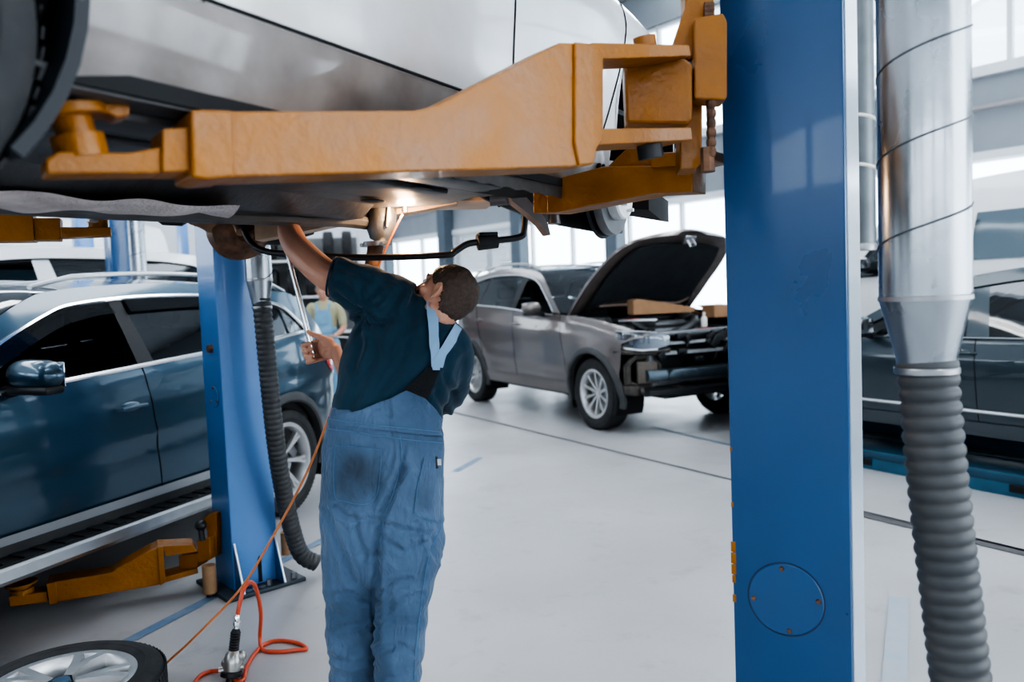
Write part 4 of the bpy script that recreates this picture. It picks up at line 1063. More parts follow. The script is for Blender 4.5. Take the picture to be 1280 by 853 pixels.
# drive shaft, knuckle, gearbox on the far side (rusty, lamp lit)
gb = LP(300, 282, 3.35)
b = MB(); b.lathe([(0, .10), (.06, .10), (.11, .06), (.125, 0), (.12, -.05), (.07, -.10), (0, -.10)], c=gb+V((.0, .02, -.02)), axis=(.35, .9, .1), seg=28); b.build('brake_drum', RUST, car_s)
b = MB(); pp = [LP(228, 272, 3.2), LP(262, 290, 3.25), LP(300, 303, 3.28), LP(306, 288, 3.28), LP(296, 266, 3.25), LP(250, 264, 3.2)]
b.prism([(p.x, p.y) for p in []] or [(0, 0), (.02, 0), (.02, .02)], 0, .001) if False else None
b.loft([[pp[0], pp[0]+V((.02, .03, 0)), pp[5]+V((.02, .03, .03)), pp[5]+V((0, 0, .03))], [pp[1], pp[1]+V((.02, .03, 0)), pp[4].lerp(pp[5], .5)+V((.02, .03, .02)), pp[4].lerp(pp[5], .5)+V((0, 0, .02))], [pp[2], pp[2]+V((.02, .03, 0)), pp[4]+V((.02, .03, .02)), pp[4]+V((0, 0, .02))]])
b.build('control_arm', BROWNMETAL, car_s)
b = MB(); b.tube([LP(352, 258, 3.3), LP(330, 282, 3.28), LP(306, 300, 3.26)], .014, 10); b.tube([LP(300, 262, 3.2), LP(296, 275, 3.15), LP(302, 290, 3.12)], .022, 12); b.sphere(LP(297, 268, 3.16), .026, seg=14); b.sphere(LP(262, 270, 3.2), .03, seg=14); b.build('tie_rod', BROWNMETAL, car_s)
random.seed(11); b = MB()
for i in range(16):
    p = LP(random.uniform(240, 345), random.uniform(262, 278), random.uniform(3.25, 3.5)); a_ = Matrix.Rotation(random.random()*3, 3, 'X') @ Matrix.Rotation(random.random()*3, 3, 'Z')
    if i % 3 == 0: b.tube([p, p+V((random.uniform(-.12, .12), random.uniform(-.12, .12), random.uniform(-.02, .05)))], random.uniform(.01, .022), 8)
    else: b.box(p, (random.uniform(.04, .12), random.uniform(.03, .08), random.uniform(.02, .05)), a_, bev=.008)
b.box(LP(300, 255, 3.5)+V((0, 0, .06)), (.5, .5, .1), bev=.02)
b.build('gearbox', RUST, car_s)
b = MB(); b.box(LP(321, 283, 3.4), (.12, .08, .09), Matrix.Rotation(.6, 3, 'Y'), bev=.03); b.tube([LP(316, 292, 3.4), LP(345, 296, 3.45), LP(390, 285, 3.5)], .05, 14, rr=[.045, .04, .03]); b.build('drive_shaft', BLACK, car_s)
# near side suspension
M_, fx = plane_frame(at(600, 255, 3.0), at(765, 285, 3.42)-at(600, 255, 3.0))
sp = [(588, 244), (600, 252), (640, 268), (690, 283), (735, 291), (768, 293), (772, 262), (700, 225), (620, 215)]
b = MB(); b.prism([fx(*p) for p in sp], .03, .05, bev=.004); b.bm.transform(car_s.matrix_basis.inverted() @ M_); b.build('splash_shield', mat('splash_black', (.018, .02, .022), .5, noise_amt=.5, nscale=10, c2=(.05, .045, .04)), car_s)
b = MB()
for p in ((590, 245), (596, 242), (618, 258), (630, 256), (612, 250)): 
    c_ = V((*fx(*p), .028)); b.lathe([(0, 0), (.007, 0), (.007, .004), (0, .004)], c=c_, axis=(0, 0, 1), seg=10)
b.bm.transform(car_s.matrix_basis.inverted() @ M_); b.build('shield_hole', DARK, car_s)
b = MB(); b.loft([[LP(x-w_, y, d), LP(x+w_, y, d), LP(x+w_, y, d)+V((.03, .04, 0)), LP(x-w_, y, d)+V((.03, .04, 0))] for x, y, w_, d in ((642, 222, 6, 2.9), (640, 236, 9, 2.9), (652, 252, 11, 2.92), (668, 266, 9, 2.94), (680, 280, 5, 2.96), (687, 294, 1.5, 2.96))]); b.build('control_arm', mat('cast_alloy', (.22, .20, .195), .5, .4, noise_amt=.5, nscale=14), car_s)
b = MB(); b.tube(catmull([LP(*p) for p in ((560, 238, 2.9), (585, 240, 2.9), (610, 240, 2.9), (628, 232, 2.9), (632, 224, 2.9))], 6), .016, 10); b.tube([LP(*p) for p in ((545, 240, 2.95), (575, 232, 2.95), (592, 222, 2.9))], .013, 8); b.tube([LP(612, 248, 2.98), LP(640, 246, 2.98)], .03, 12); b.tube([LP(692, 262, 3.05), LP(693, 280, 3.05)], .022, 12, rr=[.018, .025])
b.build('brake_line', mat('pipe_grey', (.2, .18, .18), .45, .4), car_s)
hub = LP(760, 248, 3.2)
b = MB(); b.lathe([(.028, .028), (.145, .028), (.148, .02), (.148, -.004), (.145, -.008), (.06, -.008)], c=hub, axis=(0, -1, 0), seg=48); rot = b.build('brake_disc', mat('disc_steel', (.17, .175, .18), .4, .6, noise_amt=.3, nscale=30), car_s, ang=25)
b = MB(); b.lathe([(0, .085), (.03, .085), (.032, .075), (.083, .072), (.088, .065), (.088, .02), (.0, .02)], c=hub, axis=(0, -1, 0), seg=40)
for i in range(5): a_ = 2*pi*i/5; c_ = hub+V((cos(a_)*.056, -.07, sin(a_)*.056)); b.cyl(c_, c_+V((0, -.03, 0)), .007, 8)
b.build('wheel_hub', mat('hub_white', (.75, .76, .76), .5, .2), rot, ang=25)
b = MB(); b.lathe([(0, 0), (.155, 0), (.16, .012), (0, .01)], c=hub+V((0, .02, 0)), axis=(0, 1, 0), seg=32); b.box(hub+V((.1, .0, .09)), (.1, .09, .1), bev=.02); b.cyl(hub, hub+V((0, .16, .02)), .05, 16); b.build('brake_caliper', BLACK, car_s)
b = MB(); b.tube([hub+V((.02, .1, .06)), hub+V((0, .2, .42))], .035, 14); rings = []
cs = [hub+V((.01+.005*0, .14, .12)) + V((cos(t_)*.06, .05*t_/12+sin(t_)*.06, t_*.013)) for t_ in [i*.5 for i in range(50)]]
b.tube(cs, .008, 6); b.build('strut_spring', BLACK, car_s)
# low front lip (dark) beyond the wheel opening
b = MB(); b.loft([[(x, -.80+dy, .20+dz), (x, -.80+dy, .30), (x, -.42, .36), (x, -.42, .28)] for x, dy, dz in ((1.72, .0, .03), (1.9, .0, -.01), (2.1, .04, .0), (2.26, .10, .03), (2.36, .2, .07))]); b.build('front_lip', DARK, car_s)
# ------------------------------------------------------------------ lift posts and arms
def post(name, label, corner, hd, w1, w2, h, m, group=None, plates=(), base=True):
    """corner: world xy of the vertical edge nearest the viewer; hd: heading of the face running to the right; w1: width along left face, w2: along right face"""
    t = thing(name, label, 'lift post', (corner[0], corner[1], 0), hd, group)
    # local x along the right-hand face, local y along the left-hand face (away)
    b = MB(); b.prism([(0, 0), (w2, 0), (w2, w1), (0, w1)], .0, h, bev=.006); b.build('column', m, t, ang=25)
    return t
def face_disc(t, p, axis, r, m, screws=3):
    b = MB(); b.lathe([(0, .004), (r*.97, .004), (r, .001), (r, 0), (0, 0)], c=p, axis=axis, seg=48); o = b.build('access_cover', m, t, ang=25)
    b = MB(); b.lathe([(r*.985, .0015), (r*1.03, .0015), (r*1.03, 0), (r*.985, 0)], c=p, axis=axis, seg=48, closed=True); b.build('cover_rim', mat('grime_blue', (.012, .03, .07), .6), o)
    F = frame_of(axis); b = MB()
    for i in range(screws):
        a = 2*pi*i/screws+pi/2+.1; c = V(p)+F @ V((cos(a)*r*.86, sin(a)*r*.86, 0)); b.lathe([(0, .01), (.006, .009), (.008, .004), (.008, 0), (0, 0)], c=c, axis=axis, seg=10)
    b.build('screw', RUST, o)
# near post: visible face turned 30 degrees
c0 = at(919, 853, 2.46); 
pn = post('lift_post', 'big blue lift post with a round access cover, close to the camera', (c0.x, c0.y), R(-30), .30, .335, 4.3, BLUE)
face_disc(pn, (.155, 0, .56), (0, -1, 0), .108, BLUE, 4)
b = MB(); b.box((.17, .15, .01), (.6, .55, .02), bev=.004); b.build('base_plate', BLUE, pn)
b = MB(); random.seed(5)
for (z, s0) in ((.83, .006), (.70, .012), (.665, .013), (.63, .012), (.60, .009), (.54, .009), (1.0, .005)):
    b.box((.004, -.0005, z), (s0*1.2, .003, s0*2.6), bev=.001)
b.build('paint_chip', YEL, pn)
b = MB(); b.loft([[(.3355, .02, 0), (.339, .02, 0), (.339, .28, 0), (.3355, .28, 0)], [(.3355, .02, 4.3), (.339, .02, 4.3), (.339, .28, 4.3), (.3355, .28, 4.3)]]); b.build('side_glare', mat('pale_glare', (.5, .56, .62), .25, .2), pn)  # pale sheet on the side face: reflected light put into its colour
# carriage with the arm pivots
car_t = thing('lift_carriage', 'orange steel carriage gripping the left edge of the near blue post', 'lift carriage', (c0.x, c0.y, 2.0), R(-30))
MP, px1 = plane_frame(at(880, 80, 2.17), V((1, -.10, 0)))
def sub(name, t, M_, parts, m, bev=.005, ang=25):
    b = MB()
    for poly, t0, t1 in parts: b.prism(poly, t0, t1, bev=bev)
    b.bm.transform(t.matrix_basis.inverted() @ M_); return b.build(name, m, t, smooth=False)
# w axis of plane_frame with a pointing +x: a x up = (0,-1,0) -> towards camera, so negative thickness goes away
sub('front_plate', car_t, MP, [([px1(*p) for p in ((868, 22), (904, 16), (909, 26), (909, 122), (905, 125), (868, 123))], -.09, 0)], YEL)
sub('back_plate', car_t, MP, [([px1(*p) for p in ((845, 42), (859, 0), (859, -150), (896, -150), (896, 30), (872, 60), (866, 70), (847, 60))], -.16, -.05)], YEL)
sub('lug_block', car_t, MP, [([px1(*p) for p in ((780, 80), (856, 72), (866, 80), (866, 148), (860, 155), (783, 154))], -.13, -.0)], YEL, .008)
sub('pivot_bracket', car_t, MP, [([px1(*p) for p in ((855, 78), (884, 74), (884, 195), (876, 205), (855, 205))], -.22, -.10)], YEL)
b = MB(); q = [at(887, 122, 2.2), at(889, 170, 2.2), at(888, 212, 2.2)]; b.tube(q, .011, 10); b.tube([at(884, 185, 2.2), at(885, 215, 2.2)], .02, 8)
for yy in (8, 14, 20): b.tube([at(880, yy, 2.18), at(892, yy, 2.18)], .012, 8)
for k in range(6): b.sphere(at(889, 130+k*12, 2.19), .014, 1, 1, 1.3, 10)
b.bm.transform(car_t.matrix_basis.inverted()); b.build('lock_chain', RUST, car_t)

def arm(label, P0, tip, parts, pads, pins=(), group='orange swing arms of the car lifts'):
    t = thing('lift_arm', label, 'lift arm', P0, 0., group); M_, px = plane_frame(P0, V(tip)-V(P0))
    for nm, polys, bev in parts: sub(nm, t, M_, [([px(*p) for p in poly], t0, t1) for poly, t0, t1 in polys], YEL, bev)
    Mi = t.matrix_basis.inverted()
    for (x, y0, y1, r, w) in pads:
        a, q = px(x, y0), px(x, y1); c = (a[0]+q[0])/2
        A, B_ = Mi @ (M_ @ V((c, q[1], w))), Mi @ (M_ @ V((c, a[1], w)))   # bottom, top
        b = MB(); L_ = (B_-A).length; b.lathe([(0, 0), (r, 0), (r, L_*.45), (r*.72, L_*.47), (r*.72, L_*.8), (0, L_*.8)], c=A, axis=(B_-A), seg=24); o = t; b.build('lift_pad', YEL, t)
        b = MB(); b.lathe([(0, L_*.8), (r*1.35, L_*.8), (r*1.4, L_*.86), (r*1.4, L_), (r*1.1, L_), (r*1.05, L_*.9), (0, L_*.9)], c=A, axis=(B_-A), seg=24); b.build('pad_cup', YEL, o)
    for (x, y0, y1, r, w, m) in pins:
        a, q = px(x, y0), px(x, y1); b = MB(); b.cyl(Mi @ (M_ @ V((a[0], a[1], w))), Mi @ (M_ @ V((a[0], q[1], w))), r, 20); b.build('pivot_pin', m, t)
    return t, M_, px
armN, MN, pxN = arm('large orange lift arm crossing the top of the view under the silver car sill', at(840, 115, 2.10), at(100, 190, 1.30), [
    ('outer_arm', [([(262, 139), (520, 138), (545, 132), (700, 53), (726, 54), (726, 208), (640, 211), (262, 222)], 0, .12)], .004),
    ('end_plate', [([(716, 53), (744, 56), (752, 70), (752, 176), (744, 186), (740, 206), (722, 208), (716, 180)], -.008, .128)], .005),
    ('sleeve_collar', [([(237, 138), (264, 138), (290, 139), (292, 222), (258, 225), (240, 222)], -.008, .128)], .005),
    ('top_plate', [([(740, 53), (862, 56), (864, 70), (744, 74)], .0, .12)], .003),
    ('bottom_plate', [([(735, 161), (864, 159), (866, 175), (738, 182)], .0, .12)], .003),
    ('inner_arm', [([(205, 159), (240, 157), (240, 213), (205, 214)], .012, .108), ([(58, 196), (75, 186), (165, 188), (206, 180), (206, 214), (60, 215)], .022, .098)], .004)],
    pads=[(102, 124, 192, .042, .06)], pins=[(826, 38, 56, .030, .06, YEL), (828, 172, 195, .034, .05, BLACK)])
sub('pad_hook', armN, MN, [([pxN(*p) for p in ((96, 122), (160, 122), (168, 128), (166, 140), (150, 143), (138, 136), (98, 136))], .03, .09)], YEL, .004)
armF, MF, pxF = arm('shorter orange lift arm reaching away under the front of the silver car', at(862, 215, 2.45), at(668, 245, 2.78), [
    ('outer_arm', [([(682, 227), (754, 208), (817, 207), (866, 200), (866, 240), (817, 242), (693, 266), (684, 266)], 0, .11)], .004),
    ('gusset', [([(754, 209), (780, 184), (812, 182), (817, 190), (817, 209)], .02, .09)], .003),
    ('inner_arm', [([(664, 229), (684, 226), (686, 266), (664, 266)], .012, .098)], .003),
    ('fork_plate', [([(815, 192), (893, 188), (893, 200), (862, 208), (815, 210)], -.01, .12)], .003)], pads=[(676, 218, 230, .03, .06)])
# opposite side: short post outside the left edge of the picture
armU, MU, pxU = arm('orange lift arm at the left edge of the view supporting the far side of the silver car', at(-75, 288, 2.80), at(140, 290, 3.02), [
    ('outer_arm', [([(-75, 268), (46, 270), (48, 304), (-75, 305)], 0, .11)], .004),
    ('inner_arm', [([(46, 276), (79, 276), (79, 303), (48, 303)], .01, .10), ([(79, 287), (140, 287), (140, 297), (79, 300)], .01, .10)], .003)], pads=[(123, 262, 288, .034, .055)])
q0 = at(-75, 288, 2.86)
pl2 = post('lift_post', 'blue lift post just outside the left edge carrying the far side arm', (q0.x-.34, q0.y-.12), R(8), .28, .30, 4.3, BLUE)

# left post
c1 = at(293, 730, 4.12)
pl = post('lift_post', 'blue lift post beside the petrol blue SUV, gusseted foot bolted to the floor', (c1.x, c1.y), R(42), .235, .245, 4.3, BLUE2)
hdL = R(42)
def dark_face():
    b = MB(); b.loft([[(-.0015, .004, 0), (-.0015, .231, 0), (0, .231, 0), (0, .004, 0)], [(-.0015, .004, 4.3), (-.0015, .231, 4.3), (0, .231, 4.3), (0, .004, 4.3)]]); b.build('shade_sheet', mat('blue_shaded', (.035, .15, .37), .4, coat=.2, noise_amt=.2, nscale=4, c2=(.02, .1, .26)), pl)  # shade of the left face put into a darker blue sheet
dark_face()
zc_ = 1.02; face_disc(pl, (-.002, .10, zc_), (-1, 0, 0), .055, mat('blue_shaded', (.035, .15, .37)), 3)
b = MB(); b.lathe([(0, .02), (.022, .02), (.025, .0), (0, 0)], c=(-.002, .10, 1.27), axis=(-1, 0, 0), seg=6); b.build('hex_bolt', RUST, pl)
b = MB(); b.prism([(-.08, -.10), (.35, -.10), (.35, .32), (-.08, .32)], 0, .022, bev=.004)
bp_ = b.build('base_plate', mat('foot_black', (.03, .045, .06), .5, noise_amt=.5, nscale=20), pl)
b = MB()
for x in (.01, .232): b.prism([(0, 0), (-.095, 0), (0, .24)], -.006, .006, Matrix.Translation((x, 0, .022)) @ Matrix(((0, 0, 1), (1, 0, 0), (0, 1, 0))).to_4x4())
b.build('gusset', BLUE, pl)
b = MB()
for x in (.01, .232): b.tube([(x, -.097, .024), (x, -.002, .264)], .006, 6)
b.build('gusset_edge', mat('worn_edge', (.6, .66, .72), .35, .5), pl)
b = MB()
for x in (.08, .16, .30): b.lathe([(0, .03), (.014, .03), (.016, .0), (0, 0)], c=(x, -.06, .022), seg=6)
for x in (.05, .125): b.lathe([(0, .002), (.018, .002), (.02, 0), (0, 0)], c=(x, -.055, .022), seg=16)
b.build('anchor_bolt', STEEL, bp_)
b = MB(); b.prism([(0, 0), (.02, 0), (.02, .12), (.01, .14), (0, .12)], 0, .002, Matrix.Translation((.13, -.001, .03)) @ Matrix.Rotation(R(90), 4, 'X')); b.build('foot_slot', DARK, pl)
armL, ML, pxL = arm('low orange lift arm near the floor reaching under the side step of the petrol blue SUV', at(246, 700, 4.12), at(10, 750, 3.78), [
    ('outer_arm', [([(66, 728), (138, 717), (150, 709), (188, 688), (201, 684), (203, 731), (150, 740), (66, 754)], 0, .13)], .004),
    ('sleeve_collar', [([(58, 730), (70, 728), (72, 754), (62, 756)], -.006, .136)], .003),
    ('end_plate', [([(196, 684), (204, 683), (207, 728), (200, 732)], -.008, .138)], .003),
    ('top_plate', [([(203, 683), (241, 681), (247, 690), (207, 696)], 0, .13)], .003),
    ('bottom_plate', [([(205, 722), (247, 711), (248, 717), (205, 729)], 0, .13)], .003),
    ('inner_arm', [([(10, 748), (58, 741), (60, 754), (12, 760)], .012, .11)], .003)], pads=[(25, 733, 747, .05, .06)])
carl = thing('lift_carriage', 'orange carriage low on the left post beside the wooden roller', 'lift carriage', at(255, 690, 4.15), 0)
ML2, pxL2 = plane_frame(at(255, 690, 4.12), V((1, -.2, 0)))
sub('front_plate', carl, ML2, [([pxL2(*p) for p in ((246, 676), (262, 673), (263, 700), (248, 704))], -.05, .0)], YEL, .003)
sub('back_plate', carl, ML2, [([pxL2(*p) for p in ((247, 652), (256, 645), (264, 645), (264, 700), (254, 700), (252, 668))], -.10, -.05)], YEL, .003)
sub('lug_block', carl, ML2, [([pxL2(*p) for p in ((223, 695), (247, 692), (247, 710), (224, 713))], -.10, .0)], YEL, .004)
b = MB(); Mi = carl.matrix_basis.inverted(); b.sphere(Mi @ at(251, 657, 4.1), .03, 1, 1, .9, 12); b.tube([Mi @ at(251, 660, 4.1), Mi @ at(253, 676, 4.1)], .016, 8); b.build('lock_knob', BLACK, carl)
def roller(lab, x, y0, y1, d, r):
    t = thing('wooden_roller', lab, 'roller', at(x, y1, d), 0); Mi = t.matrix_basis.inverted(); A, B_ = Mi @ at(x, y1, d), Mi @ at(x, y0, d); A.x = B_.x = 0; A.y = B_.y = 0
    MB().lathe([(0, 0), (r, 0), (r, B_.z), (r*.5, B_.z), (0, B_.z-.01)], seg=24).build('roller_body', mat('worn_brown', (.32, .19, .10), .6, noise_amt=.4, nscale=30), t)
    MB().cyl((0, 0, -.02), (0, 0, .0), r*.6, 14).build('roller_foot', BLACK, t)
roller('tan roller hanging on the carriage at the left foot of the blue post', 263, 706, 741, 4.1, .034)
roller('tan roller standing behind the right foot of the left blue post', 358, 665, 695, 4.75, .028)

def absorb(t, post_, main, newname):
    """the pieces of an arm or a carriage become one part of its post with sub-parts"""
    ch = list(t.children); m0 = next(c_ for c_ in ch if c_.name.split('.')[0] == main)
    Mx = post_.matrix_basis.inverted() @ t.matrix_basis
    for c_ in ch: c_.data.transform(Mx)
    m0.name = newname; m0.parent = post_
    for c_ in ch:
        if c_ is not m0: c_.parent = m0
    bpy.data.objects.remove(t); return m0
absorb(armN, pn, 'outer_arm', 'swing_arm'); absorb(armF, pn, 'outer_arm', 'swing_arm'); absorb(car_t, pn, 'front_plate', 'carriage')
absorb(armU, pl2, 'outer_arm', 'swing_arm'); absorb(armL, pl, 'outer_arm', 'swing_arm'); absorb(carl, pl, 'front_plate', 'carriage')
pn['label'] = 'big blue lift post close to the camera with two orange swing arms'
pl['label'] = 'blue lift post beside the petrol blue SUV with a low orange swing arm'
pl2['label'] = 'blue lift post at the left edge with an orange arm under the silver car'
# ------------------------------------------------------------------ extraction ducts and hoses
def corrugated(pts, r, pitch, name, m, parent, depth=.12, seg=28):
    P_ = catmull(pts, 10); L_ = [0]
    for a, b in zip(P_, P_[1:]): L_.append(L_[-1]+(b-a).length)
    n = int(L_[-1]/pitch*6); path, rr = [], []; k = 0
    for i in range(n+1):
        s0 = L_[-1]*i/n
        while k < len(L_)-2 and L_[k+1] < s0: k += 1
        path.append(P_[k].lerp(P_[k+1], (s0-L_[k])/max(1e-9, L_[k+1]-L_[k]))); rr.append(r*(1-depth*.5+depth*.5*abs(cos(pi*s0/pitch))**.6*2-depth*.5))
    return MB().tube(path, r, seg, rr=rr).build(name, m, parent, ang=80)
def duct(label, top, joint, cone_end, r, r2, hose, pitch, turns=.2, group=None, m=GALV):
    t = thing('exhaust_duct', label, 'duct', joint, 0, group); Mi = t.matrix_basis.inverted()
    A, B_, C_ = Mi @ V(top), V((0, 0, 0)), Mi @ V(cone_end)
    MB().tube([A, B_], r, 40).build('pipe', m, t)
    MB().tube([B_+V((0, 0, .004)), B_, C_, C_-V((0, 0, .02))], r, 40, rr=[r*1.015, r*1.01, r2*1.04, r2]).build('reducer', m, t)
    # spiral lock seam
    L_ = (A-B_).length; n = int(L_/turns*28); F = frame_of(A-B_); pts = []
    for i in range(n+1):
        s0 = L_*i/n; a = 2*pi*s0/turns+.6; pts.append(B_+(A-B_).normalized()*s0 + F @ V((cos(a)*r, sin(a)*r, 0)))
    MB().tube(pts, .0028, 5, flat=(1, 1)).build('spiral_seam', mat('seam_dark', (.08, .09, .1), .5, .5), t)
    MB().lathe([(r*1.0, .006), (r*1.025, .004), (r*1.025, -.006), (r*1.0, -.006)], seg=40, closed=True).build('joint_ring', STEEL, t)
    if hose:
        h = corrugated([Mi @ V(p) for p in hose], r2*1.06, pitch, 'flexible_hose', CORR, t)
        c_ = Mi @ V(hose[0]); MB().lathe([(r2*1.08, .0), (r2*1.12, -.003), (r2*1.12, -.014), (r2*1.08, -.017)], c=c_-V((0, 0, .035)), seg=30, closed=True).build('hose_clamp', STEEL, h)
    return t
D1 = 1.9
j = at(1156, 372, D1)
duct('large galvanized extraction duct with thick black hose at the right', (j.x, j.y, 4.6), j, at(1158, 445, D1), .1, .064, [at(1158, 440, D1), at(1164, 520, D1), at(1176, 640, D1), at(1190, 760, D1), at(1206, 900, D1), at(1222, 1040, D1+.02), at(1240, 1160, D1+.04)], .0335)
j2 = at(324, 350, 4.02)
duct('galvanized extraction duct with grey hose behind the left blue post', (j2.x, j2.y, 4.6), j2, at(326, 376, 4.02), .064, .044, [at(327, 374, 4.02), at(332, 430, 4.02), at(341, 520, 4.05), at(350, 590, 4.12), at(362, 650, 4.22), at(376, 692, 4.30), at(396, 704, 4.34)], .027)
j3 = at(1079, 305, 6.0)
t = thing('exhaust_duct', 'slim dark grey duct with two wire ties behind the big blue post', 'duct', j3, 0)
MB().tube([(0, 0, 0), (0, 0, 3.3)], .092, 32).build('pipe', mat('dark_galv', (.16, .18, .19), .4, .7, noise_amt=.5, nscale=5), t)
b = MB()
for z in (.93, .57): b.lathe([(.094, .012), (.1, 0), (.094, -.012)], c=(0, 0, z), axis=(.25, 0, 1), seg=30, closed=True)
b.build('wire_tie', mat('wire_pale', (.7, .68, .62), .5), t)
MB().lathe([(.092, 0), (.1, -.02), (.1, -.05), (.0, -.05)], seg=30).build('end_ring', STEEL, t)
j4 = at(170, 345, 7.6)
duct('pale galvanized duct beside the small blue post in the left background', (j4.x, j4.y, 4.6), j4, j4-V((0, 0, .25)), .10, .07, None, .03)
# ---------------- white SUV in the left background, slightly lifted
c = Car(w=.93, xf=1.4, xr=-1.4, rw=.37, ra=.43, zarch=.0, xn=2.3, xt=-2.3, zs=.32, zd=.44, xa=.95, xhood=1.1, tum=.30,
        belt=[(2.25, .92), (2.0, 1.06), (1.6, 1.13), (.95, 1.18), (.4, 1.2), (-.6, 1.22), (-1.3, 1.24), (-1.8, 1.25), (-2.2, 1.22)],
        nose=[(2.29, .7), (2.28, .45), (2.2, .36), (1.85, .35)], tail=[(-1.85, .36), (-2.25, .38), (-2.3, .7), (-2.27, 1.0), (-2.25, 1.15)],
        roof=[(.95, 1.19), (.75, 1.45), (.52, 1.72), (.35, 1.80), (-.3, 1.85), (-1.2, 1.84), (-1.9, 1.80), (-2.05, 1.76), (-2.18, 1.5), (-2.25, 1.2)],
        dlo=[(.82, 1.22), (.66, 1.44), (.45, 1.65), (.28, 1.71), (-.3, 1.74), (-1.2, 1.73), (-1.7, 1.69), (-1.85, 1.65), (-1.93, 1.5), (-2.0, 1.3)])
suvW = place('car', 'white SUV with dark windows beyond the petrol blue SUV at the left', 'car', (-4.48, 7.0), .42, .9, -120, .25)
build_car(c, suvW, P_WHITE, dict(seams=[((1.0, .44), (.9, 1.18)), ((-.2, .44), (-.15, 1.2)), ((-1.0, .44), (-1.25, 1.24))], roof_idx=(3, 7),
    pillars=[(((-.04, 1.2), (-.02, 1.75)), ((-.26, 1.2), (-.18, 1.75))), (((-1.0, 1.2), (-.93, 1.75)), ((-1.12, 1.2), (-1.05, 1.75)))], pillar_mat=P_WHITE, open={1: (0,)},
    glass=GLASSD, handles=[(-.05, 1.0), (-1.0, 1.02)], mirror=(.6, 1.25), rimr=.25, rails=None, clad=P_WHITE, seat_z=.72, seat_x=.05))
def box_van(label, P, lx, a, z, hood=True, L=5.0):
    c = Car(w=.98, xf=1.75, xr=-1.6, rw=.34, ra=.40, zarch=.02, xn=2.55, xt=-2.5, zs=.28, zd=.42, xa=1.75, xhood=1.9, tum=.10, sh=.03,
        belt=[(2.5, .92), (2.3, 1.05), (1.75, 1.22), (1.2, 1.27), (.6, 1.28), (-.6, 1.28), (-1.5, 1.28), (-2.45, 1.28)],
        nose=[(2.54, .7), (2.54, .4), (2.4, .32), (2.17, .33)], tail=[(-2.02, .33), (-2.46, .34), (-2.5, .7), (-2.5, 1.0), (-2.48, 1.2)],
        roof=[(1.75, 1.23), (1.45, 1.6), (1.1, 1.98), (.9, 2.08), (.2, 2.2), (-1.2, 2.22), (-2.2, 2.20), (-2.42, 2.14), (-2.47, 1.8), (-2.48, 1.3)],
        dlo=[(1.55, 1.26), (1.32, 1.55), (1.05, 1.84), (.88, 1.90), (.60, 1.92), (.5, 1.92), (.42, 1.91), (.39, 1.88), (.38, 1.6), (.40, 1.31)])
    t = place('van', label, 'van', P, lx, .96, a, z)
    build_car(c, t, P_WHITE, dict(seams=[((1.55, .42), (1.62, 1.24)), ((.32, .42), (.32, 1.28)), ((-.8, .42), (-.8, 1.28))], names=['front_fender', 'front_door', 'sliding_door', 'side_panel'], roof_idx=(3, 7),
        pillars=[], glass=GLASSD, frame_mat=P_WHITE, handles=[(.45, 1.02)], mirror=(1.3, 1.35), bench=False, rimr=.22, clad=P_WHITE, seat_x=.75, seat_z=.85, hood=hood, engine_fill=False, crown=.06))
    for sg in (1, -1):
        side_parts(c, flat_patch([[(.40, 1.27), (.40, 1.9), (.43, 1.93), (-2.0, 2.0), (-2.40, 2.0), (-2.44, 1.8), (-2.46, 1.27)]], step=.2), sg, lambda x, z: 'side_wall', t, {'*': P_WHITE}, off=.001)
        lamp_patch(c, t, [(-2.38, 1.25), (-2.49, 1.25), (-2.5, .85), (-2.40, .85)], sg, 'tail_light', REDLENS)
        w_ = side_parts(c, flat_patch([[(.2, 1.38), (.14, 1.42), (.10, 1.78), (.16, 1.85), (-.62, 1.85), (-.68, 1.80), (-.66, 1.44), (-.6, 1.38)]], step=.2), sg, lambda x, z: 'side_window', t, {'*': mat('van_window', (.13, .18, .22), .08, coat=.5)}, off=.008)
    return t, c
vanL, _ = box_van('tall white van far at the left, beyond the white SUV', (-4.85, 11.6), -2.3, -120, .45)
vanR, vc = box_van('white van with raised bonnet at the right, standing beyond the dark slate car', (4.62, 7.82), .05, 120, .25, hood=False)
b, rows = None, None
hb = bmesh.new(); rr_ = []
for i in range(9):
    x = 1.75+.72*i/8; z = smooth_list([(1.75, 1.26), (2.1, 1.16), (2.47, 1.02)], x); y = .86-.12*(i/8)**2
    rr_.append([hb.verts.new((x+.1*(1-v*v), v*y, z+.05*(1-v*v))) for v in [-1+k/5 for k in range(11)]])
for i in range(8):
    for k in range(10): hb.faces.new((rr_[i][k], rr_[i][k+1], rr_[i+1][k+1], rr_[i+1][k]))
e_ = bmesh.ops.extrude_face_region(hb, geom=hb.faces[:])
for v in [q for q in e_['geom'] if isinstance(q, bmesh.types.BMVert)]: v.co.z -= .03
obj_from(hb, 'hood', P_WHITE, vanR, Matrix.Translation((1.78, 0, 1.26)) @ Matrix.Rotation(R(-58), 4, 'Y') @ Matrix.Translation((-1.78, 0, -1.26)))
b = MB(); b.box((2.12, 0, .85), (.6, 1.4, .3), bev=.05); b.build('engine', BLACK, vanR)

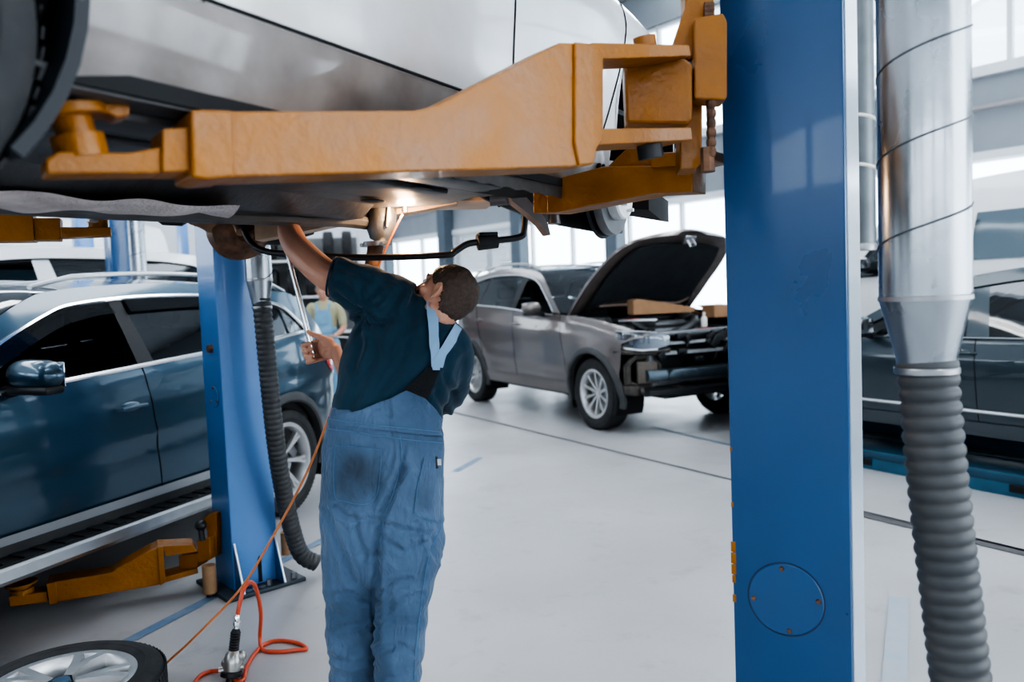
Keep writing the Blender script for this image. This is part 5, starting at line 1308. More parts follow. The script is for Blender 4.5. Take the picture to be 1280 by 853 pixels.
# ---------------- dark slate car on the low platform at the right
c = Car(w=.93, xf=2.05, xr=-.95, rw=.34, ra=.40, zarch=.0, xn=2.95, xt=-2.1, zs=.22, zd=.32, xa=1.45, xhood=1.6, tum=.42,
        belt=[(2.9, .66), (2.6, .78), (2.1, .86), (1.45, .90), (.9, .90), (0, .91), (-.8, .92), (-1.4, .94), (-1.95, .92)],
        nose=[(2.94, .5), (2.92, .35), (2.8, .26), (2.47, .27)], tail=[(-1.37, .27), (-2.0, .3), (-2.08, .55), (-2.06, .75), (-2.0, .86)],
        roof=[(1.45, .91), (1.1, 1.12), (.75, 1.27), (.5, 1.32), (0, 1.375), (-.6, 1.38), (-1.2, 1.33), (-1.4, 1.29), (-1.7, 1.12), (-1.9, .94)],
        dlo=[(1.30, .925), (1.0, 1.08), (.68, 1.21), (.45, 1.25), (0, 1.305), (-.6, 1.31), (-1.0, 1.26), (-1.15, 1.22), (-1.35, 1.08), (-1.45, .97)])
carR = place('car', 'dark slate car standing on a low blue platform behind the black hose', 'car', (3.33, 5.2), 0, .93, 120, .15)
build_car(c, carR, P_PICK, dict(seams=[((1.35, .32), (1.30, .9)), ((.30, .32), (.33, .92)), ((-.62, .32), (-.85, .93))], roof_idx=(3, 7),
    pillars=[(((.40, .88), (.46, 1.31)), ((.24, .88), (.34, 1.31))), (((-.8, .9), (-.7, 1.35)), ((-.86, .9), (-.76, 1.35)))],
    pillar_mat=P_PICK, glass=GLASSD, handles=[(.42, .80), (-.55, .82)], mirror=(1.12, .93), rimr=.23, clad=P_PICK, seat_z=.5, seat_x=.35, sill_mat=P_PICK, arch_trim=False, crown=.04, trim=P_PICK))
b = MB(); 
for x0 in (0,): pass
b.tube([(x, c.Y(x, .40)+.012, .40) for x in (1.5, 1.0, .5, 0, -.4)], .012, 8); b.build('side_moulding', SATIN, carR)
plat = thing('lift_platform', 'low blue steel platform under the dark slate car at the right', 'lift platform', carR.location - V((0, 0, .15)), R(120))
b = MB()
for y in (.68, -.68): b.box((-.1, y, .115), (5.4, .52, .06), bev=.01); 
b.build('runway', mat('platform_blue', (.02, .07, .12), .5, noise_amt=.5, nscale=8), plat)
b = MB()
for y in (.44, .92, -.44, -.92): b.box((-.1, y, .075), (5.4, .03, .15), bev=.005)
b.build('side_rail', mat('platform_blue2', (.03, .12, .2), .5, noise_amt=.5, nscale=8), plat)
b = MB()
for i in range(9): b.box((-2.5+i*.62, .94, .06), (.2, .02, .05), bev=.004)
b.build('rail_slot', DARK, plat)
# small blue posts in the left background
for (px_, py_, d, w_, lab, h) in ((141, 345, 6.95, .20, 'slim blue lift post between the petrol blue SUV and the white SUV', 4.3), (97, 300, 9.6, .24, 'pale blue lift post rising behind the white SUV', 4.3), (226, 305, 13.5, .18, 'distant small blue lift post in the far left of the workshop', 4.3)):
    p_ = at(px_, py_, d); t = post('lift_post', lab, (p_.x, p_.y), R(42), w_, w_*.75, h, BLUE2 if w_ != .20 else BLUE)
    MB().box((w_*.4, w_*.5, .01), (w_*2, w_*2, .02), bev=.003).build('base_plate', BLUE, t)
    MB().box((-.02, w_*.5, 1.5), (.04, w_*.9, .5), bev=.01).build('carriage', BLUE, t)
# ------------------------------------------------------------------ things on the floor
p = at(76, 850, 2.75)
lw = thing('spare_wheel', 'loose car wheel with silver alloy rim lying flat at the bottom left corner', 'wheel', (p.x, p.y, .122), 0)
o = tire_mesh(.335, .235, .232, 80).build('tire', RUB, lw, ang=30); o.rotation_euler = (R(90), 0, 0)
o = rim_mesh(.232, .215, 5, 'pair', dish=.012).build('rim', RIM, lw, ang=30); o.rotation_euler = (R(90), 0, R(20))
b = MB(); b.lathe([(0, .112), (.028, .110), (.034, .09), (.034, .06), (0, .06)], seg=24); b.build('centre_cap', mat('cap_blue', (.12, .2, .3), .3, .5), lw)
b = MB(); b.lathe([(.212, .03), (.20, .03), (.18, .0), (.0, -.0)], seg=32); b.build('rim_inside', mat('rim_dark', (.05, .045, .04), .7), lw)  # dark disc closing the rim behind the spokes

# air ratchet standing on its nose with the red hose
base = floorpt(288, 853); top = at(297, 768, 3.22); ax = (top-base).normalized(); L_ = (top-base).length
tool = thing('air_wrench', 'silver and black air wrench on the floor at the end of the red hose', 'tool', base, 0)
def q_(f): return V((0, 0, 0)) + ax*(L_*f)
b = MB(); b.tube([q_(0), q_(.06), q_(.10), q_(.28), q_(.42), q_(.46)], .03, 20, rr=[.012, .016, .030, .038, .030, .02]); side = V((.9, .3, 0)).normalized(); b.sphere(q_(.36)+side*.03, .022, seg=12); b.sphere(q_(.3)-side*.026, .018, seg=12); b.cyl(q_(.2)-side*.05, q_(.2)+side*.045, .014, 12); body = b.build('motor_housing', mat('tool_silver', (.5, .5, .48), .35, .8, noise_amt=.4, nscale=40), tool)
b = MB(); b.tube([q_(.0), q_(.08)], .018, 12); b.lathe([(.034, -.012), (.041, -.008), (.041, .008), (.034, .012)], c=q_(.12), axis=ax, seg=20, closed=True); b.build('nose', BLACK, tool)
b = MB(); b.tube([q_(.44)]+[q_(.46+.02*i) for i in range(15)]+[q_(.78)], .02, 16, rr=[.014]+[.021 if i % 2 else .018 for i in range(15)]+[.013]); b.build('grip', BLACK, tool)
b = MB(); b.tube([q_(.77), q_(.82), q_(.83), q_(.88), q_(.89), q_(.96), q_(1.0)], .012, 14, rr=[.010, .010, .014, .014, .010, .012, .008]); b.build('coupler', CHROME, tool)
def fl(x, y, z=.009): return floorpt(x, y, z)
hs = catmull([at(297, 770, 3.22), at(299, 758, 3.22), at(304, 738, 3.24), at(312, 728, 3.28), at(320, 736, 3.34), at(326, 766, 3.42), at(325, 795, 3.50), fl(328, 812), fl(345, 815), fl(370, 813), fl(383, 811), fl(372, 804), fl(350, 801), fl(332, 805), fl(318, 818), fl(308, 835), fl(304, 850), fl(296, 851), fl(280, 841, .02), fl(262, 840), fl(246, 850), fl(236, 880), fl(255, 930), fl(330, 1000)], 8)
o = MB().tube(hs, .0085, 10).build('air_hose', REDHOSE); tag(o, 'thin red air hose looping over the floor from the air wrench', 'hose')
cb_ = catmull([fl(300, 1050, .006), fl(240, 950, .006), fl(212, 890, .006), at(199, 843, 3.25), at(240, 800, 3.22), at(300, 737, 3.14), at(345, 664, 3.1), at(383, 592, 3.06), at(410, 525, 3.03), at(430, 468, 3.02), at(448, 408, 3.02), at(468, 345, 3.04), at(492, 290, 3.06), at(503, 268, 3.06)], 8)
o = MB().tube(cb_, .0048, 8).build('lamp_cord', ORANGE); tag(o, 'thin orange cord running from the floor up past the mechanic to the car', 'cord')
# hand lamp under the car
lamp = thing('work_lamp', 'small hand lamp glowing in the engine bay behind the catalytic converter', 'lamp', at(506, 262, 3.08), 0)
b = MB(); b.tube([(0, 0, -.01), (0, 0, .03)], .012, 12); b.build('lamp_body', BLACK, lamp)
b = MB(); b.sphere((0, 0, .045), .018, seg=12); b.build('bulb', mat('bulb_warm', (1, .72, .45), .5, emit=6), lamp)

# ------------------------------------------------------------------ storage rack at the back with tires and parts
rk = thing('storage_rack', 'grey storage rack with tires and parts in the far background left of the mechanic', 'rack', at(372, 440, 13.5), R(10))
rk.location.z = 0
b = MB()
for x in (-1.1, 1.1):
    for y in (-.25, .25): b.box((x, y, 1.3), (.05, .05, 2.6))
b.build('upright', SATIN, rk); b = MB(); b.box((0, .27, 1.3), (2.2, .02, 2.5)); b.build('back_panel', mat('rack_grey', (.22, .23, .24), .7, noise_amt=.6, nscale=6), rk)
for z in (.35, .95, 1.55, 2.15): MB().box((0, 0, z), (2.25, .55, .04)).build('shelf', WALLM, rk)
tm_ = tire_mesh(.30, .2, .2, 40, False).build('tire', RUB, None); tmd = tm_.data; bpy.data.objects.remove(tm_)
labs = {}
random.seed(9)
for zi, (z, nm) in enumerate(((.37, 'bottom shelf'), (.97, 'second shelf'), (1.57, 'third shelf'), (2.17, 'top shelf'))):
    for i in range(7):
        x = -.95+i*.31
        if (i+zi) % 4 == 3: continue
        o = bpy.data.objects.new('tire', tmd); col.objects.link(o)
        o.location = rk.location + Matrix.Rotation(R(10), 3, 'Z') @ V((x, 0, z+.235)); o.scale = (.78, .78, .78); o.rotation_euler = (0, random.random(), R(100))
        tag(o, 'small black tire stored on the %s of the far rack' % nm, 'tire', 'tires on the %s of the rack' % nm)
    m_ = [mat('box_white', (.7, .72, .74), .6), mat('box_red', (.5, .1, .08), .6), mat('box_pale', (.55, .5, .45), .6)][zi % 3]
    i = [k for k in range(7) if (k+zi) % 4 == 3][0]
    t = thing('storage_box', '%s storage box between tires on the %s of the far rack' % (['white', 'red', 'beige', 'pale'][zi], nm), 'box', rk.location + Matrix.Rotation(R(10), 3, 'Z') @ V((-.95+i*.31, 0, z+.002)), R(10))
    b = MB(); b.prism([(-.12, -.18), (.12, -.18), (.13, .18), (-.13, .18)], 0, .28, bev=.01); b.build('carton', m_, t); b = MB(); b.box((0, 0, .29), (.28, .38, .03), bev=.006); b.build('lid', m_, t)
# ------------------------------------------------------------------ people
def ering(C, ax, ay, n=24, e=2.3):
    out = []
    for k in range(n):
        a = 2*pi*k/n; c, s = cos(a), sin(a)
        out.append(V(C)+V(ax)*(abs(c)**(2/e)*(1 if c >= 0 else -1))+V(ay)*(abs(s)**(2/e)*(1 if s >= 0 else -1)))
    return out
def eloft(mb, rings, n=24): mb.loft([ering(*r, n=n) for r in rings])
def settle(o, t):
    o.data.transform(Matrix.Translation(-t.location)) if t.rotation_euler.z == 0 else o.data.transform(t.matrix_basis.inverted()); o.parent = t; return o
def smoothtube(mb, pts, rr, seg=16, n=6, flat=None):
    P_ = catmull(pts, n); m = len(pts)-1; R_ = []
    for i in range(len(P_)):
        f = i/n; k = min(int(f), m-1); u = f-k; u = u*u*(3-2*u); R_.append(rr[k]*(1-u)+rr[k+1]*u)
    mb.tube(P_, 1, seg, rr=R_, flat=flat)
    mb.sphere(P_[0], R_[0]*.98, seg=14); mb.sphere(P_[-1], R_[-1]*.98, seg=14)

def head_shapes(mb, C, f, u, s=1.):
    """skull, jaw, nose, ears, brow; f: facing direction, u: up of the head"""
    f = V(f).normalized(); u = (V(u)-f*V(u).dot(f)).normalized(); r = f.cross(u); F = Matrix((r, f, u)).transposed()
    def P(x, y, z): return V(C)+F @ V((x*s, y*s, z*s))
    def sph(x, y, z, rad, sx, sy, sz, seg=24): mb.sphere(P(x, y, z), rad*s, sx, sy, sz, seg, F)
    sph(0, -.012, .028, .092, .82, 1.06, 1.0); sph(0, .02, -.005, .078, .84, 1.0, 1.12); sph(0, .035, -.055, .056, .9, .95, .95); sph(0, .06, -.093, .026, 1.15, .8, .8)
    mb.tube([P(-.052, -.01, -.05), P(-.045, .03, -.085), P(-.015, .068, -.098), P(.015, .068, -.098), P(.045, .03, -.085), P(.052, -.01, -.05)], .018*s, 10)
    mb.tube([P(0, .09, .018), P(0, .105, -.012), P(0, .112, -.03)], .01*s, 10, rr=[.007*s, .010*s, .014*s]); sph(-.011, .098, -.034, .009, 1, 1, .8, 10); sph(.011, .098, -.034, .009, 1, 1, .8, 10)
    mb.tube([P(-.042, .076, .034), P(0, .09, .03), P(.042, .076, .034)], .011*s, 8)
    mb.tube([P(-.022, .083, -.060), P(0, .090, -.058), P(.022, .083, -.060)], .0065*s, 8); mb.tube([P(-.02, .081, -.070), P(0, .087, -.071), P(.02, .081, -.070)], .007*s, 8)
    for sx in (-1, 1):
        sph(sx*.05, .06, -.015, .022, 1, .9, .8, 12)
        # ear: rim with lobe
        mb.tube([P(sx*.078, .008, -.028), P(sx*.086, -.004, -.018), P(sx*.092, -.016, .002), P(sx*.094, -.018, .022), P(sx*.088, -.006, .034), P(sx*.080, .008, .026), P(sx*.077, .010, .008)], .0065*s, 8)
        sph(sx*.080, -.003, .003, .024, .30, .75, 1.15, 12)
    return P, F, f, u, r
def hair_cap(name, C, F, s, t, m, thick=.008):
    b = bmesh.new(); bmesh.ops.create_uvsphere(b, u_segments=110, v_segments=80, radius=1)
    for v in b.verts:
        d = v.co.copy(); v.co = V((d.x*.0835, d.y*.103-.013, d.z*.098+.026)) if d.z > -.3 else V((d.x*.082, d.y*.1-.013, d.z*.12+.032))
    def keep(p):  # hairline in head frame, uneven edge
        front = .062; q_ = noise.noise(p*170)*.006+noise.noise(p*420)*.004; p = p+V((0, q_, q_))
        if p.z > .055: return p.y < front+.02*(p.z-.055)/.05
        if p.z > .02: return p.y < .025+.04*(p.z-.02)/.035 and (abs(p.x) < 1)
        if p.z > -.075: return p.y < -.022-.012*(.02-p.z)/.09
        return False
    dele = [f for f in b.faces if not keep(f.calc_center_median())]
    bmesh.ops.delete(b, geom=dele, context='FACES')
    b.normal_update()
    for v in b.verts:
        v.co += v.normal*(.001+.003*noise.noise(v.co*50)+.0022*noise.noise(V((v.co.x*330, v.co.y*120, v.co.z*330))))
    e = bmesh.ops.extrude_face_region(b, geom=b.faces[:])
    for v in [q for q in e['geom'] if isinstance(q, bmesh.types.BMVert)]: v.co *= .93
    for v in b.verts: v.co *= s
    bmesh.ops.recalc_face_normals(b, faces=b.faces[:])
    b.transform(Matrix.Translation(C) @ F.to_4x4())
    me = bpy.data.meshes.new(name); b.to_mesh(me); b.free(); me.polygons.foreach_set('use_smooth', [True]*len(me.polygons)); o = bpy.data.objects.new(name, me); col.objects.link(o); me.materials.append(m)
    return settle(o, t)

def finger(mb, pts, r0=.0095, r1=.0072):
    pts = [V(p) for p in pts]; n = len(pts); rr = [r0+(r1-r0)*i/(n-1) for i in range(n)]
    P_ = catmull(pts, 4); R_ = [rr[min(n-1, int(i/4))]*(1-(i/4 % 1))+rr[min(n-1, int(i/4)+1)]*(i/4 % 1) for i in range(len(P_))]
    mb.tube(P_, 1, 10, rr=R_); mb.sphere(P_[-1], R_[-1]*.99, seg=10); mb.sphere(P_[0], R_[0]*.99, seg=10)
    for p, r_ in zip(pts[1:-1], rr[1:-1]): mb.sphere(p, r_*1.06, seg=10)
def grip_hand(mb, W, G, axis, far, s=1.):
    """hand whose fingers close round a bar through G along axis; W wrist; far: direction in which the knuckles lie"""
    W, G, a = V(W), V(G), V(axis).normalized(); rt = (W-G); rt = (rt-a*rt.dot(a)); rt.normalize(); fa = a.cross(rt); 
    if fa.dot(V(far)) < 0: fa = -fa
    def P(x, y, z): return G+rt*(x*s)+fa*(y*s)+a*(z*s)
    for i, (z, l) in enumerate(((.034, 1.0), (.012, 1.06), (-.010, 1.0), (-.031, .86))):
        finger(mb, [P(.050, .016, z*1.05), P(.022*1, .036*l, z), P(-.016, .030*l, z-.001), P(-.030*l, .004, z-.002), P(-.020, -.020, z-.003), P(.004, -.026, z-.003)], .0102, .0082)
    mb.sphere(P(.052, .004, .001), .042, .82, .42, 1.05, 18, Matrix((rt, fa, a)).transposed())
    mb.sphere(P(.064, -.010, .018), .026, 1.0, .8, .9, 14, Matrix((rt, fa, a)).transposed()); mb.sphere(P(.06, -.008, -.022), .024, 1.1, .7, .8, 14, Matrix((rt, fa, a)).transposed())
    finger(mb, [P(.074, -.012, .022), P(.048, -.022, .042), P(.022, -.018, .058), P(.004, -.010, .074)], .0125, .009)
    mb.tube([P(.066, -.002, -.002), P(.080, -.0, -.004), W], .026, 14, rr=[.030*s, .0275*s, .0265*s], flat=(1, .85))
def reach_hand(mb, W, d, n, s=1., curl=.5):
    """relaxed hand reaching along d with palm normal n"""
    W, d, n = V(W), V(d).normalized(), V(n); n = (n-d*n.dot(d)).normalized(); k = d.cross(n)
    def P(x, y, z): return W+d*(x*s)+k*(y*s)+n*(z*s)
    mb.sphere(P(.05, 0, .004), .048, 1.0, .80, .34, 18, Matrix((d, k, n)).transposed())
    for y, l in ((.030, .92), (.010, 1.), (-.011, .95), (-.030, .78)):
        c = curl; finger(mb, [P(.07, y*.9, 0), P(.092, y, .002), P(.092+.034*l, y*1.05, .012+.02*c), P(.092+.052*l, y*1.05, .030+.03*c), P(.092+.060*l*(1-.3*c), y, .048+.03*c)], .0098, .0078)
    finger(mb, [P(.020, .026, .01), P(.044, .046, .024), P(.070, .050, .040), P(.088, .044, .052)], .012, .009)
    mb.tube([W-d*.01, P(.03, 0, 0)], .024, 14, flat=(1, .8))

from mathutils.bvhtree import BVHTree
def bvh_of(o):
    dg = bpy.context.evaluated_depsgraph_get(); bpy.context.view_layer.update()
    me = o.data; M_ = o.matrix_basis if not o.parent else o.parent.matrix_basis @ o.matrix_basis
    vs = [M_ @ v.co for v in me.vertices]; fs = [tuple(p.vertices) for p in me.polygons]; return BVHTree.FromPolygons(vs, fs)
def drape(name, poly, trees, m, t, off=.004, thick=.003, step=6, parent=None):
    """cloth piece laid on a garment: outline in measured pixels, dropped onto the surface and given thickness"""
    b = bmesh.new(); f = b.faces.new([b.verts.new((x, 0, y)) for x, y in poly]); bmesh.ops.triangulate(b, faces=b.faces[:], ngon_method='EAR_CLIP')
    for ax_, lo, hi in ((0, min(p[0] for p in poly), max(p[0] for p in poly)), (2, min(p[1] for p in poly), max(p[1] for p in poly))):
        x = lo+step
        while x < hi:
            co_ = [0, 0, 0]; co_[ax_] = x; no = [0, 0, 0]; no[ax_] = 1; bmesh.ops.bisect_plane(b, geom=b.verts[:]+b.edges[:]+b.faces[:], dist=1e-4, plane_co=co_, plane_no=no); x += step
    bmesh.ops.remove_doubles(b, verts=b.verts[:], dist=1e-4)
    outer = {}
    for v in b.verts:
        r_ = ray(v.co.x, v.co.z).normalized(); best = None
        for tr in trees:
            h = tr.ray_cast(EYE, r_)
            if h[0] and (best is None or h[3] < best[3]): best = h
        if best is None:
            for tr in trees:
                for sh in (3, 6, 10, 15):
                    for dx, dy in ((-sh, 0), (sh, 0), (0, -sh), (0, sh)):
                        h = tr.ray_cast(EYE, ray(v.co.x+dx, v.co.z+dy).normalized())
                        if h[0] and (best is None or h[3] < best[3]): best = h
                    if best: break
        if best is None: best = (EYE+r_*2.8, V((0, -1, 0)), 0, 2.8)
        n_ = best[1] if best[1].dot(r_) < 0 else -best[1]
        p = best[0]+(n_*.7-r_*.3)*off; outer[v] = (p, n_)
    for v, (p, n_) in outer.items(): v.co = p
    b.normal_update()
    e = bmesh.ops.extrude_face_region(b, geom=b.faces[:])
    for v in [q for q in e['geom'] if isinstance(q, bmesh.types.BMVert)]: v.co += (EYE-v.co).normalized()*thick
    o = obj_from(b, name, m, None); settle(o, t); o.parent = parent or t; return o
def stitch(pts, trees, m, t, r=.0012, off=.003, name='seam', parent=None):
    out = []
    P_ = catmull([(x, y, 0) for x, y in pts], 6)
    for q in P_:
        r_ = ray(q.x, q.y).normalized(); best = None
        for tr in trees:
            h = tr.ray_cast(EYE, r_)
            if h[0] and (best is None or h[3] < best[3]): best = h
        if best: out.append(best[0]-r_*off)
    if len(out) < 2: return
    o = MB().tube(out, r, 6).build(name, m); settle(o, t); o.parent = parent or t; return o

def add_stain(m, p, rad, c_, amt):
    """oily patch worn into a garment: darkens the cloth round a point of the object"""
    nt = m.node_tree; b = nt.nodes['Principled BSDF']; old = b.inputs['Base Color'].links[0].from_socket
    tc = nt.nodes.new('ShaderNodeTexCoord'); ds = nt.nodes.new('ShaderNodeVectorMath'); ds.operation = 'DISTANCE'; ds.inputs[1].default_value = p
    n = nt.nodes.new('ShaderNodeTexNoise'); n.inputs['Scale'].default_value = 14; n.inputs['Detail'].default_value = 5
    nt.links.new(tc.outputs['Object'], ds.inputs[0]); nt.links.new(tc.outputs['Object'], n.inputs['Vector'])
    ad = nt.nodes.new('ShaderNodeMath'); ad.operation = 'MULTIPLY_ADD'; ad.inputs[1].default_value = rad*1.2; nt.links.new(n.outputs['Fac'], ad.inputs[0]); nt.links.new(ds.outputs['Value'], ad.inputs[2])
    mr = nt.nodes.new('ShaderNodeMapRange'); mr.interpolation_type = 'SMOOTHSTEP'; mr.inputs['From Min'].default_value = rad*.6; mr.inputs['From Max'].default_value = rad*1.7; mr.inputs['To Min'].default_value = amt; mr.inputs['To Max'].default_value = 0
    nt.links.new(ad.outputs[0], mr.inputs['Value']); mx = nt.nodes.new('ShaderNodeMix'); mx.data_type = 'RGBA'; mx.inputs[7].default_value = (*c_, 1)
    nt.links.new(mr.outputs[0], mx.inputs[0]); nt.links.new(old, mx.inputs[6]); nt.links.new(mx.outputs[2], b.inputs['Base Color'])
# ---------------- the mechanic
foot = floorpt(468, 925)
man = thing('person', 'mechanic in blue bib overalls and navy T shirt reaching up under the silver car', 'person', (foot.x, foot.y, 0))
def A(x, y, d=2.7): return at(x, y, d)
def pv(dx, dy, k=.0027, dd=0): return _rt*(dx*k) - _up*(dy*k) + _f*dd     # pixel offset -> vector at the man's depth
Zf = V((0, 1, 0))
# trousers (overall legs)
mb = MB()
eloft(mb, [(A(482, 512, 2.70), pv(66, 6), Zf*.118), (A(481, 530, 2.70), pv(71, 7), Zf*.124), (A(480, 560, 2.70), pv(74.5, 5), Zf*.135), (A(479, 600, 2.69), pv(74.5, 2), Zf*.142), (A(479, 640, 2.69), pv(73, 0), Zf*.138), (A(478, 672, 2.69), pv(67, 0), Zf*.118), (A(476, 705, 2.69), pv(60, 0), Zf*.095), (A(474, 728, 2.69), pv(52, 0), Zf*.06)])
eloft(mb, [(A(446, 600, 2.70), pv(42, 0), Zf*.13), (A(445, 650, 2.71), pv(41, 0), Zf*.122), (A(443, 700, 2.72), pv(38, 0), Zf*.108), (A(442, 750, 2.73), pv(34.5, 0), Zf*.098), (A(443, 800, 2.74), pv(32, 0), Zf*.092), (A(443.5, 853, 2.75), pv(28, 0), Zf*.086), (A(444, 893, 2.75), pv(31, 0), Zf*.09), (A(445, 905, 2.75), pv(30, 0), Zf*.09)])
eloft(mb, [(A(514, 600, 2.70), pv(40, 0), Zf*.13), (A(513, 650, 2.69), pv(41, 0), Zf*.122), (A(508, 700, 2.68), pv(41, 0), Zf*.108), (A(504, 740, 2.66), pv(36, 0), Zf*.098), (A(499, 790, 2.64), pv(31, 0), Zf*.09), (A(498, 853, 2.63), pv(27, 0), Zf*.086), (A(497, 905, 2.63), pv(28, 0), Zf*.088), (A(497, 925, 2.63), pv(27.5, 0), Zf*.086)])
mb.sphere(A(546, 676, 2.70), .035, .6, 1.2, 1.2, 14)
hipL, hipR, crotch = A(440, 640), A(520, 640), A(474, 668, 2.62)
PCR = crease_field([([(504, 585), (488, 620), (476, 645), (471, 690), (470, 745), (471, 800)], 5, -.016), ([(478, 655), (510, 664), (540, 668)], 4, -.010), ([(476, 672), (505, 690), (540, 674)], 3.5, -.010),
    ([(474, 742), (492, 728), (512, 724)], 3.5, -.009), ([(486, 762), (505, 748), (527, 742)], 3.5, -.009), ([(474, 782), (500, 776), (522, 778)], 4, -.008), ([(478, 812), (500, 808), (518, 815)], 4, -.008), ([(502, 545), (503, 575), (500, 600)], 4, -.006),
    ([(408, 640), (424, 680), (440, 726)], 4.5, -.010), ([(420, 636), (440, 650), (470, 652)], 4, -.009), ([(443, 645), (446, 668), (455, 700)], 4, -.009), ([(412, 745), (436, 742), (466, 752)], 4, -.008), ([(416, 790), (440, 780), (468, 786)], 4, -.007), ([(414, 822), (440, 832), (466, 824)], 4, -.007),
    ([(520, 655), (530, 700), (524, 730)], 4, -.008), ([(549, 655), (540, 690), (545, 700)], 4, -.008), ([(545, 560), (538, 600), (530, 640)], 4, -.005), ([(418, 548), (424, 580), (420, 620)], 4, -.004), ([(430, 545), (445, 552), (470, 550)], 3, -.004)])
TCR = crease_field([([(428, 334), (455, 346), (478, 372)], 4, -.007), ([(424, 350), (446, 366), (470, 384)], 4, -.007), ([(420, 366), (440, 384), (466, 396)], 4, -.008), ([(446, 396), (462, 405), (488, 402)], 4, -.009), ([(448, 404), (452, 430), (444, 462)], 5, -.007),
    ([(500, 365), (486, 395), (470, 430)], 6, -.006), ([(515, 378), (512, 410), (500, 450)], 6, -.005), ([(470, 440), (450, 480), (436, 515)], 6, -.006), ([(500, 455), (475, 490), (465, 505)], 5, -.005), ([(556, 470), (566, 492), (570, 515)], 4, -.007), ([(545, 492), (556, 512), (560, 530)], 4, -.007), ([(575, 430), (560, 445), (556, 465)], 5, -.006)])
def cloth_disp(p, n):
    x, z = p.x-man.location.x, p.z; d = 0
    if n.y < .35: d += PCR(p)
    # folds radiating from the crotch / seat and gathering down the legs
    v = noise.noise(V((x*9+z*3.5, p.y*6, z*3.0))); d += .006*(1-abs(v)*2.6)
    v2 = noise.noise(V((x*16-z*8, p.y*9, z*7+4))); d += .0022*(1-abs(v2)*2.4)
    v3 = noise.noise(V((x*12+7, p.y*12, z*11))); d += .002*v3
    if z > 1.02: d = d*.35
    # crease between the buttocks and down to the crotch
    cx = A(474, 640).x-man.location.x
    if z > .66 and n.y < .2: d -= .020*math.exp(-((x-cx-.05*(z-.75))/.028)**2)*min(1, (1.02-z)/.2 if z < 1.02 else 0)
    k = z-.46; 
    if abs(k) < .2: d += .0035*sin(k*60+x*22)*(1-abs(k)/.2)
    if z < .3: d += .004*sin(z*75+x*10)
    return d
pants = fold_mesh('overalls', mb.bm, OVER, None, .007, 6, cloth_disp); settle(pants, man)
# T shirt
mb = MB()
eloft(mb, [(A(482, 536, 2.70), pv(66, 6), Zf*.110), (A(486, 505, 2.70), pv(67, 12), Zf*.116), (A(494, 478, 2.70), pv(68, 20), Zf*.122), (A(505, 450, 2.70), pv(69, 30), Zf*.13), (A(514, 425, 2.70), pv(65, 36), Zf*.132), (A(520, 404, 2.70), pv(62, 37), Zf*.12), (A(527, 388, 2.70), pv(50, 31), Zf*.098), (A(536, 377, 2.71), pv(30, 18), Zf*.078)])
# raised left sleeve
eloft(mb, [(A(505, 390, 2.69), pv(-15, 34), Zf*.11), (A(472, 372, 2.67), pv(-14, 31), Zf*.098), (A(448, 360, 2.665), pv(-11, 28.5), Zf*.088), (A(428, 352, 2.665), pv(-7.5, 26), Zf*.078), (A(417, 347, 2.665), pv(-5.5, 24.5), Zf*.072)])
mb.sphere(A(452, 385, 2.68), .055, 1.0, 1.2, .9, 16); mb.sphere(A(478, 376, 2.67), .085, 1, 1, .95, 18)
# right shoulder and sleeve going forward and down
smoothtube(mb, [A(556, 425, 2.70), A(566, 446, 2.72), A(563, 478, 2.80), A(554, 500, 2.90)], [.075, .070, .064, .060])
def tee_disp(p, n):
    x, z = p.x-man.location.x, p.z-1.3; d = 0
    v = noise.noise(V((x*10-z*9, p.y*4, z*3+x*4))); d += .006*(1-abs(v)*2.8)
    v = noise.noise(V((x*5+3, p.y*5, z*18-x*12))); d += .0035*v
    if n.y < .35: d += TCR(p)
    # creases round the raised arm pit
    q = p-A(455, 388, 2.6); r_ = q.length
    if r_ < .24: d += .006*sin(math.atan2(q.z, q.x)*11)*(1-r_/.24)
    if z < -.12: d += .006*noise.noise(V((x*14, p.y*8, z*6)))
    return d
tee = fold_mesh('t_shirt', mb.bm, TEE, None, .008, 5, tee_disp); settle(tee, man)
b = MB(); ctr = A(417, 347, 2.665); b.loft([ering(ctr+pv(-1.5, -1)*k, pv(-5.5, 24.5)*q, Zf*.072*q) for k, q in ((0, 1.02), (1, 1.03), (1, .93), (0, .90))], cap=False); o = settle(b.build('sleeve_hem', TEE), man)
# continuous body under the clothes: trunk, arms, hands, neck, head
mb = MB()
smoothtube(mb, [A(478, 610), A(482, 540), A(495, 480), A(515, 420), A(524, 398)], [.12, .10, .105, .105, .08], flat=(1, 1))
for hx, kx, fx_ in (((446, 620, 2.70), (441, 750, 2.73), (444, 905, 2.75)), ((512, 620, 2.69), (503, 750, 2.66), (497, 922, 2.63))): smoothtube(mb, [A(*hx), A(*kx), A(*fx_)], [.085, .06, .042])
wristL = A(355, 266, 2.97)
smoothtube(mb, [A(490, 380, 2.67), A(440, 354, 2.665), A(412, 346, 2.68), A(381, 320, 2.77), A(366, 300, 2.85), wristL], [.065, .054, .052, .050, .046, .030])
mb.sphere(A(379, 319, 2.775), .049, seg=16)
reach_hand(mb, wristL, A(338, 232, 3.08)-wristL, V((.5, -.3, .2)), 1.0, .6)
G = A(391, 440, 2.97); bar_top = A(360, 318, 2.97); baxis = (bar_top-G).normalized()
WR = A(430, 468, 2.97)
smoothtube(mb, [A(562, 440, 2.72), A(558, 490, 2.88), A(548, 505, 2.97), A(490, 490, 2.99), WR], [.052, .046, .044, .040, .027])
grip_hand(mb, WR, G, baxis, Zf, 1.02)
Hc = A(556, 371, 2.67); hf = _rt*-.80+_up*.47+_f*.36; hu = _rt*.5+_up*.86
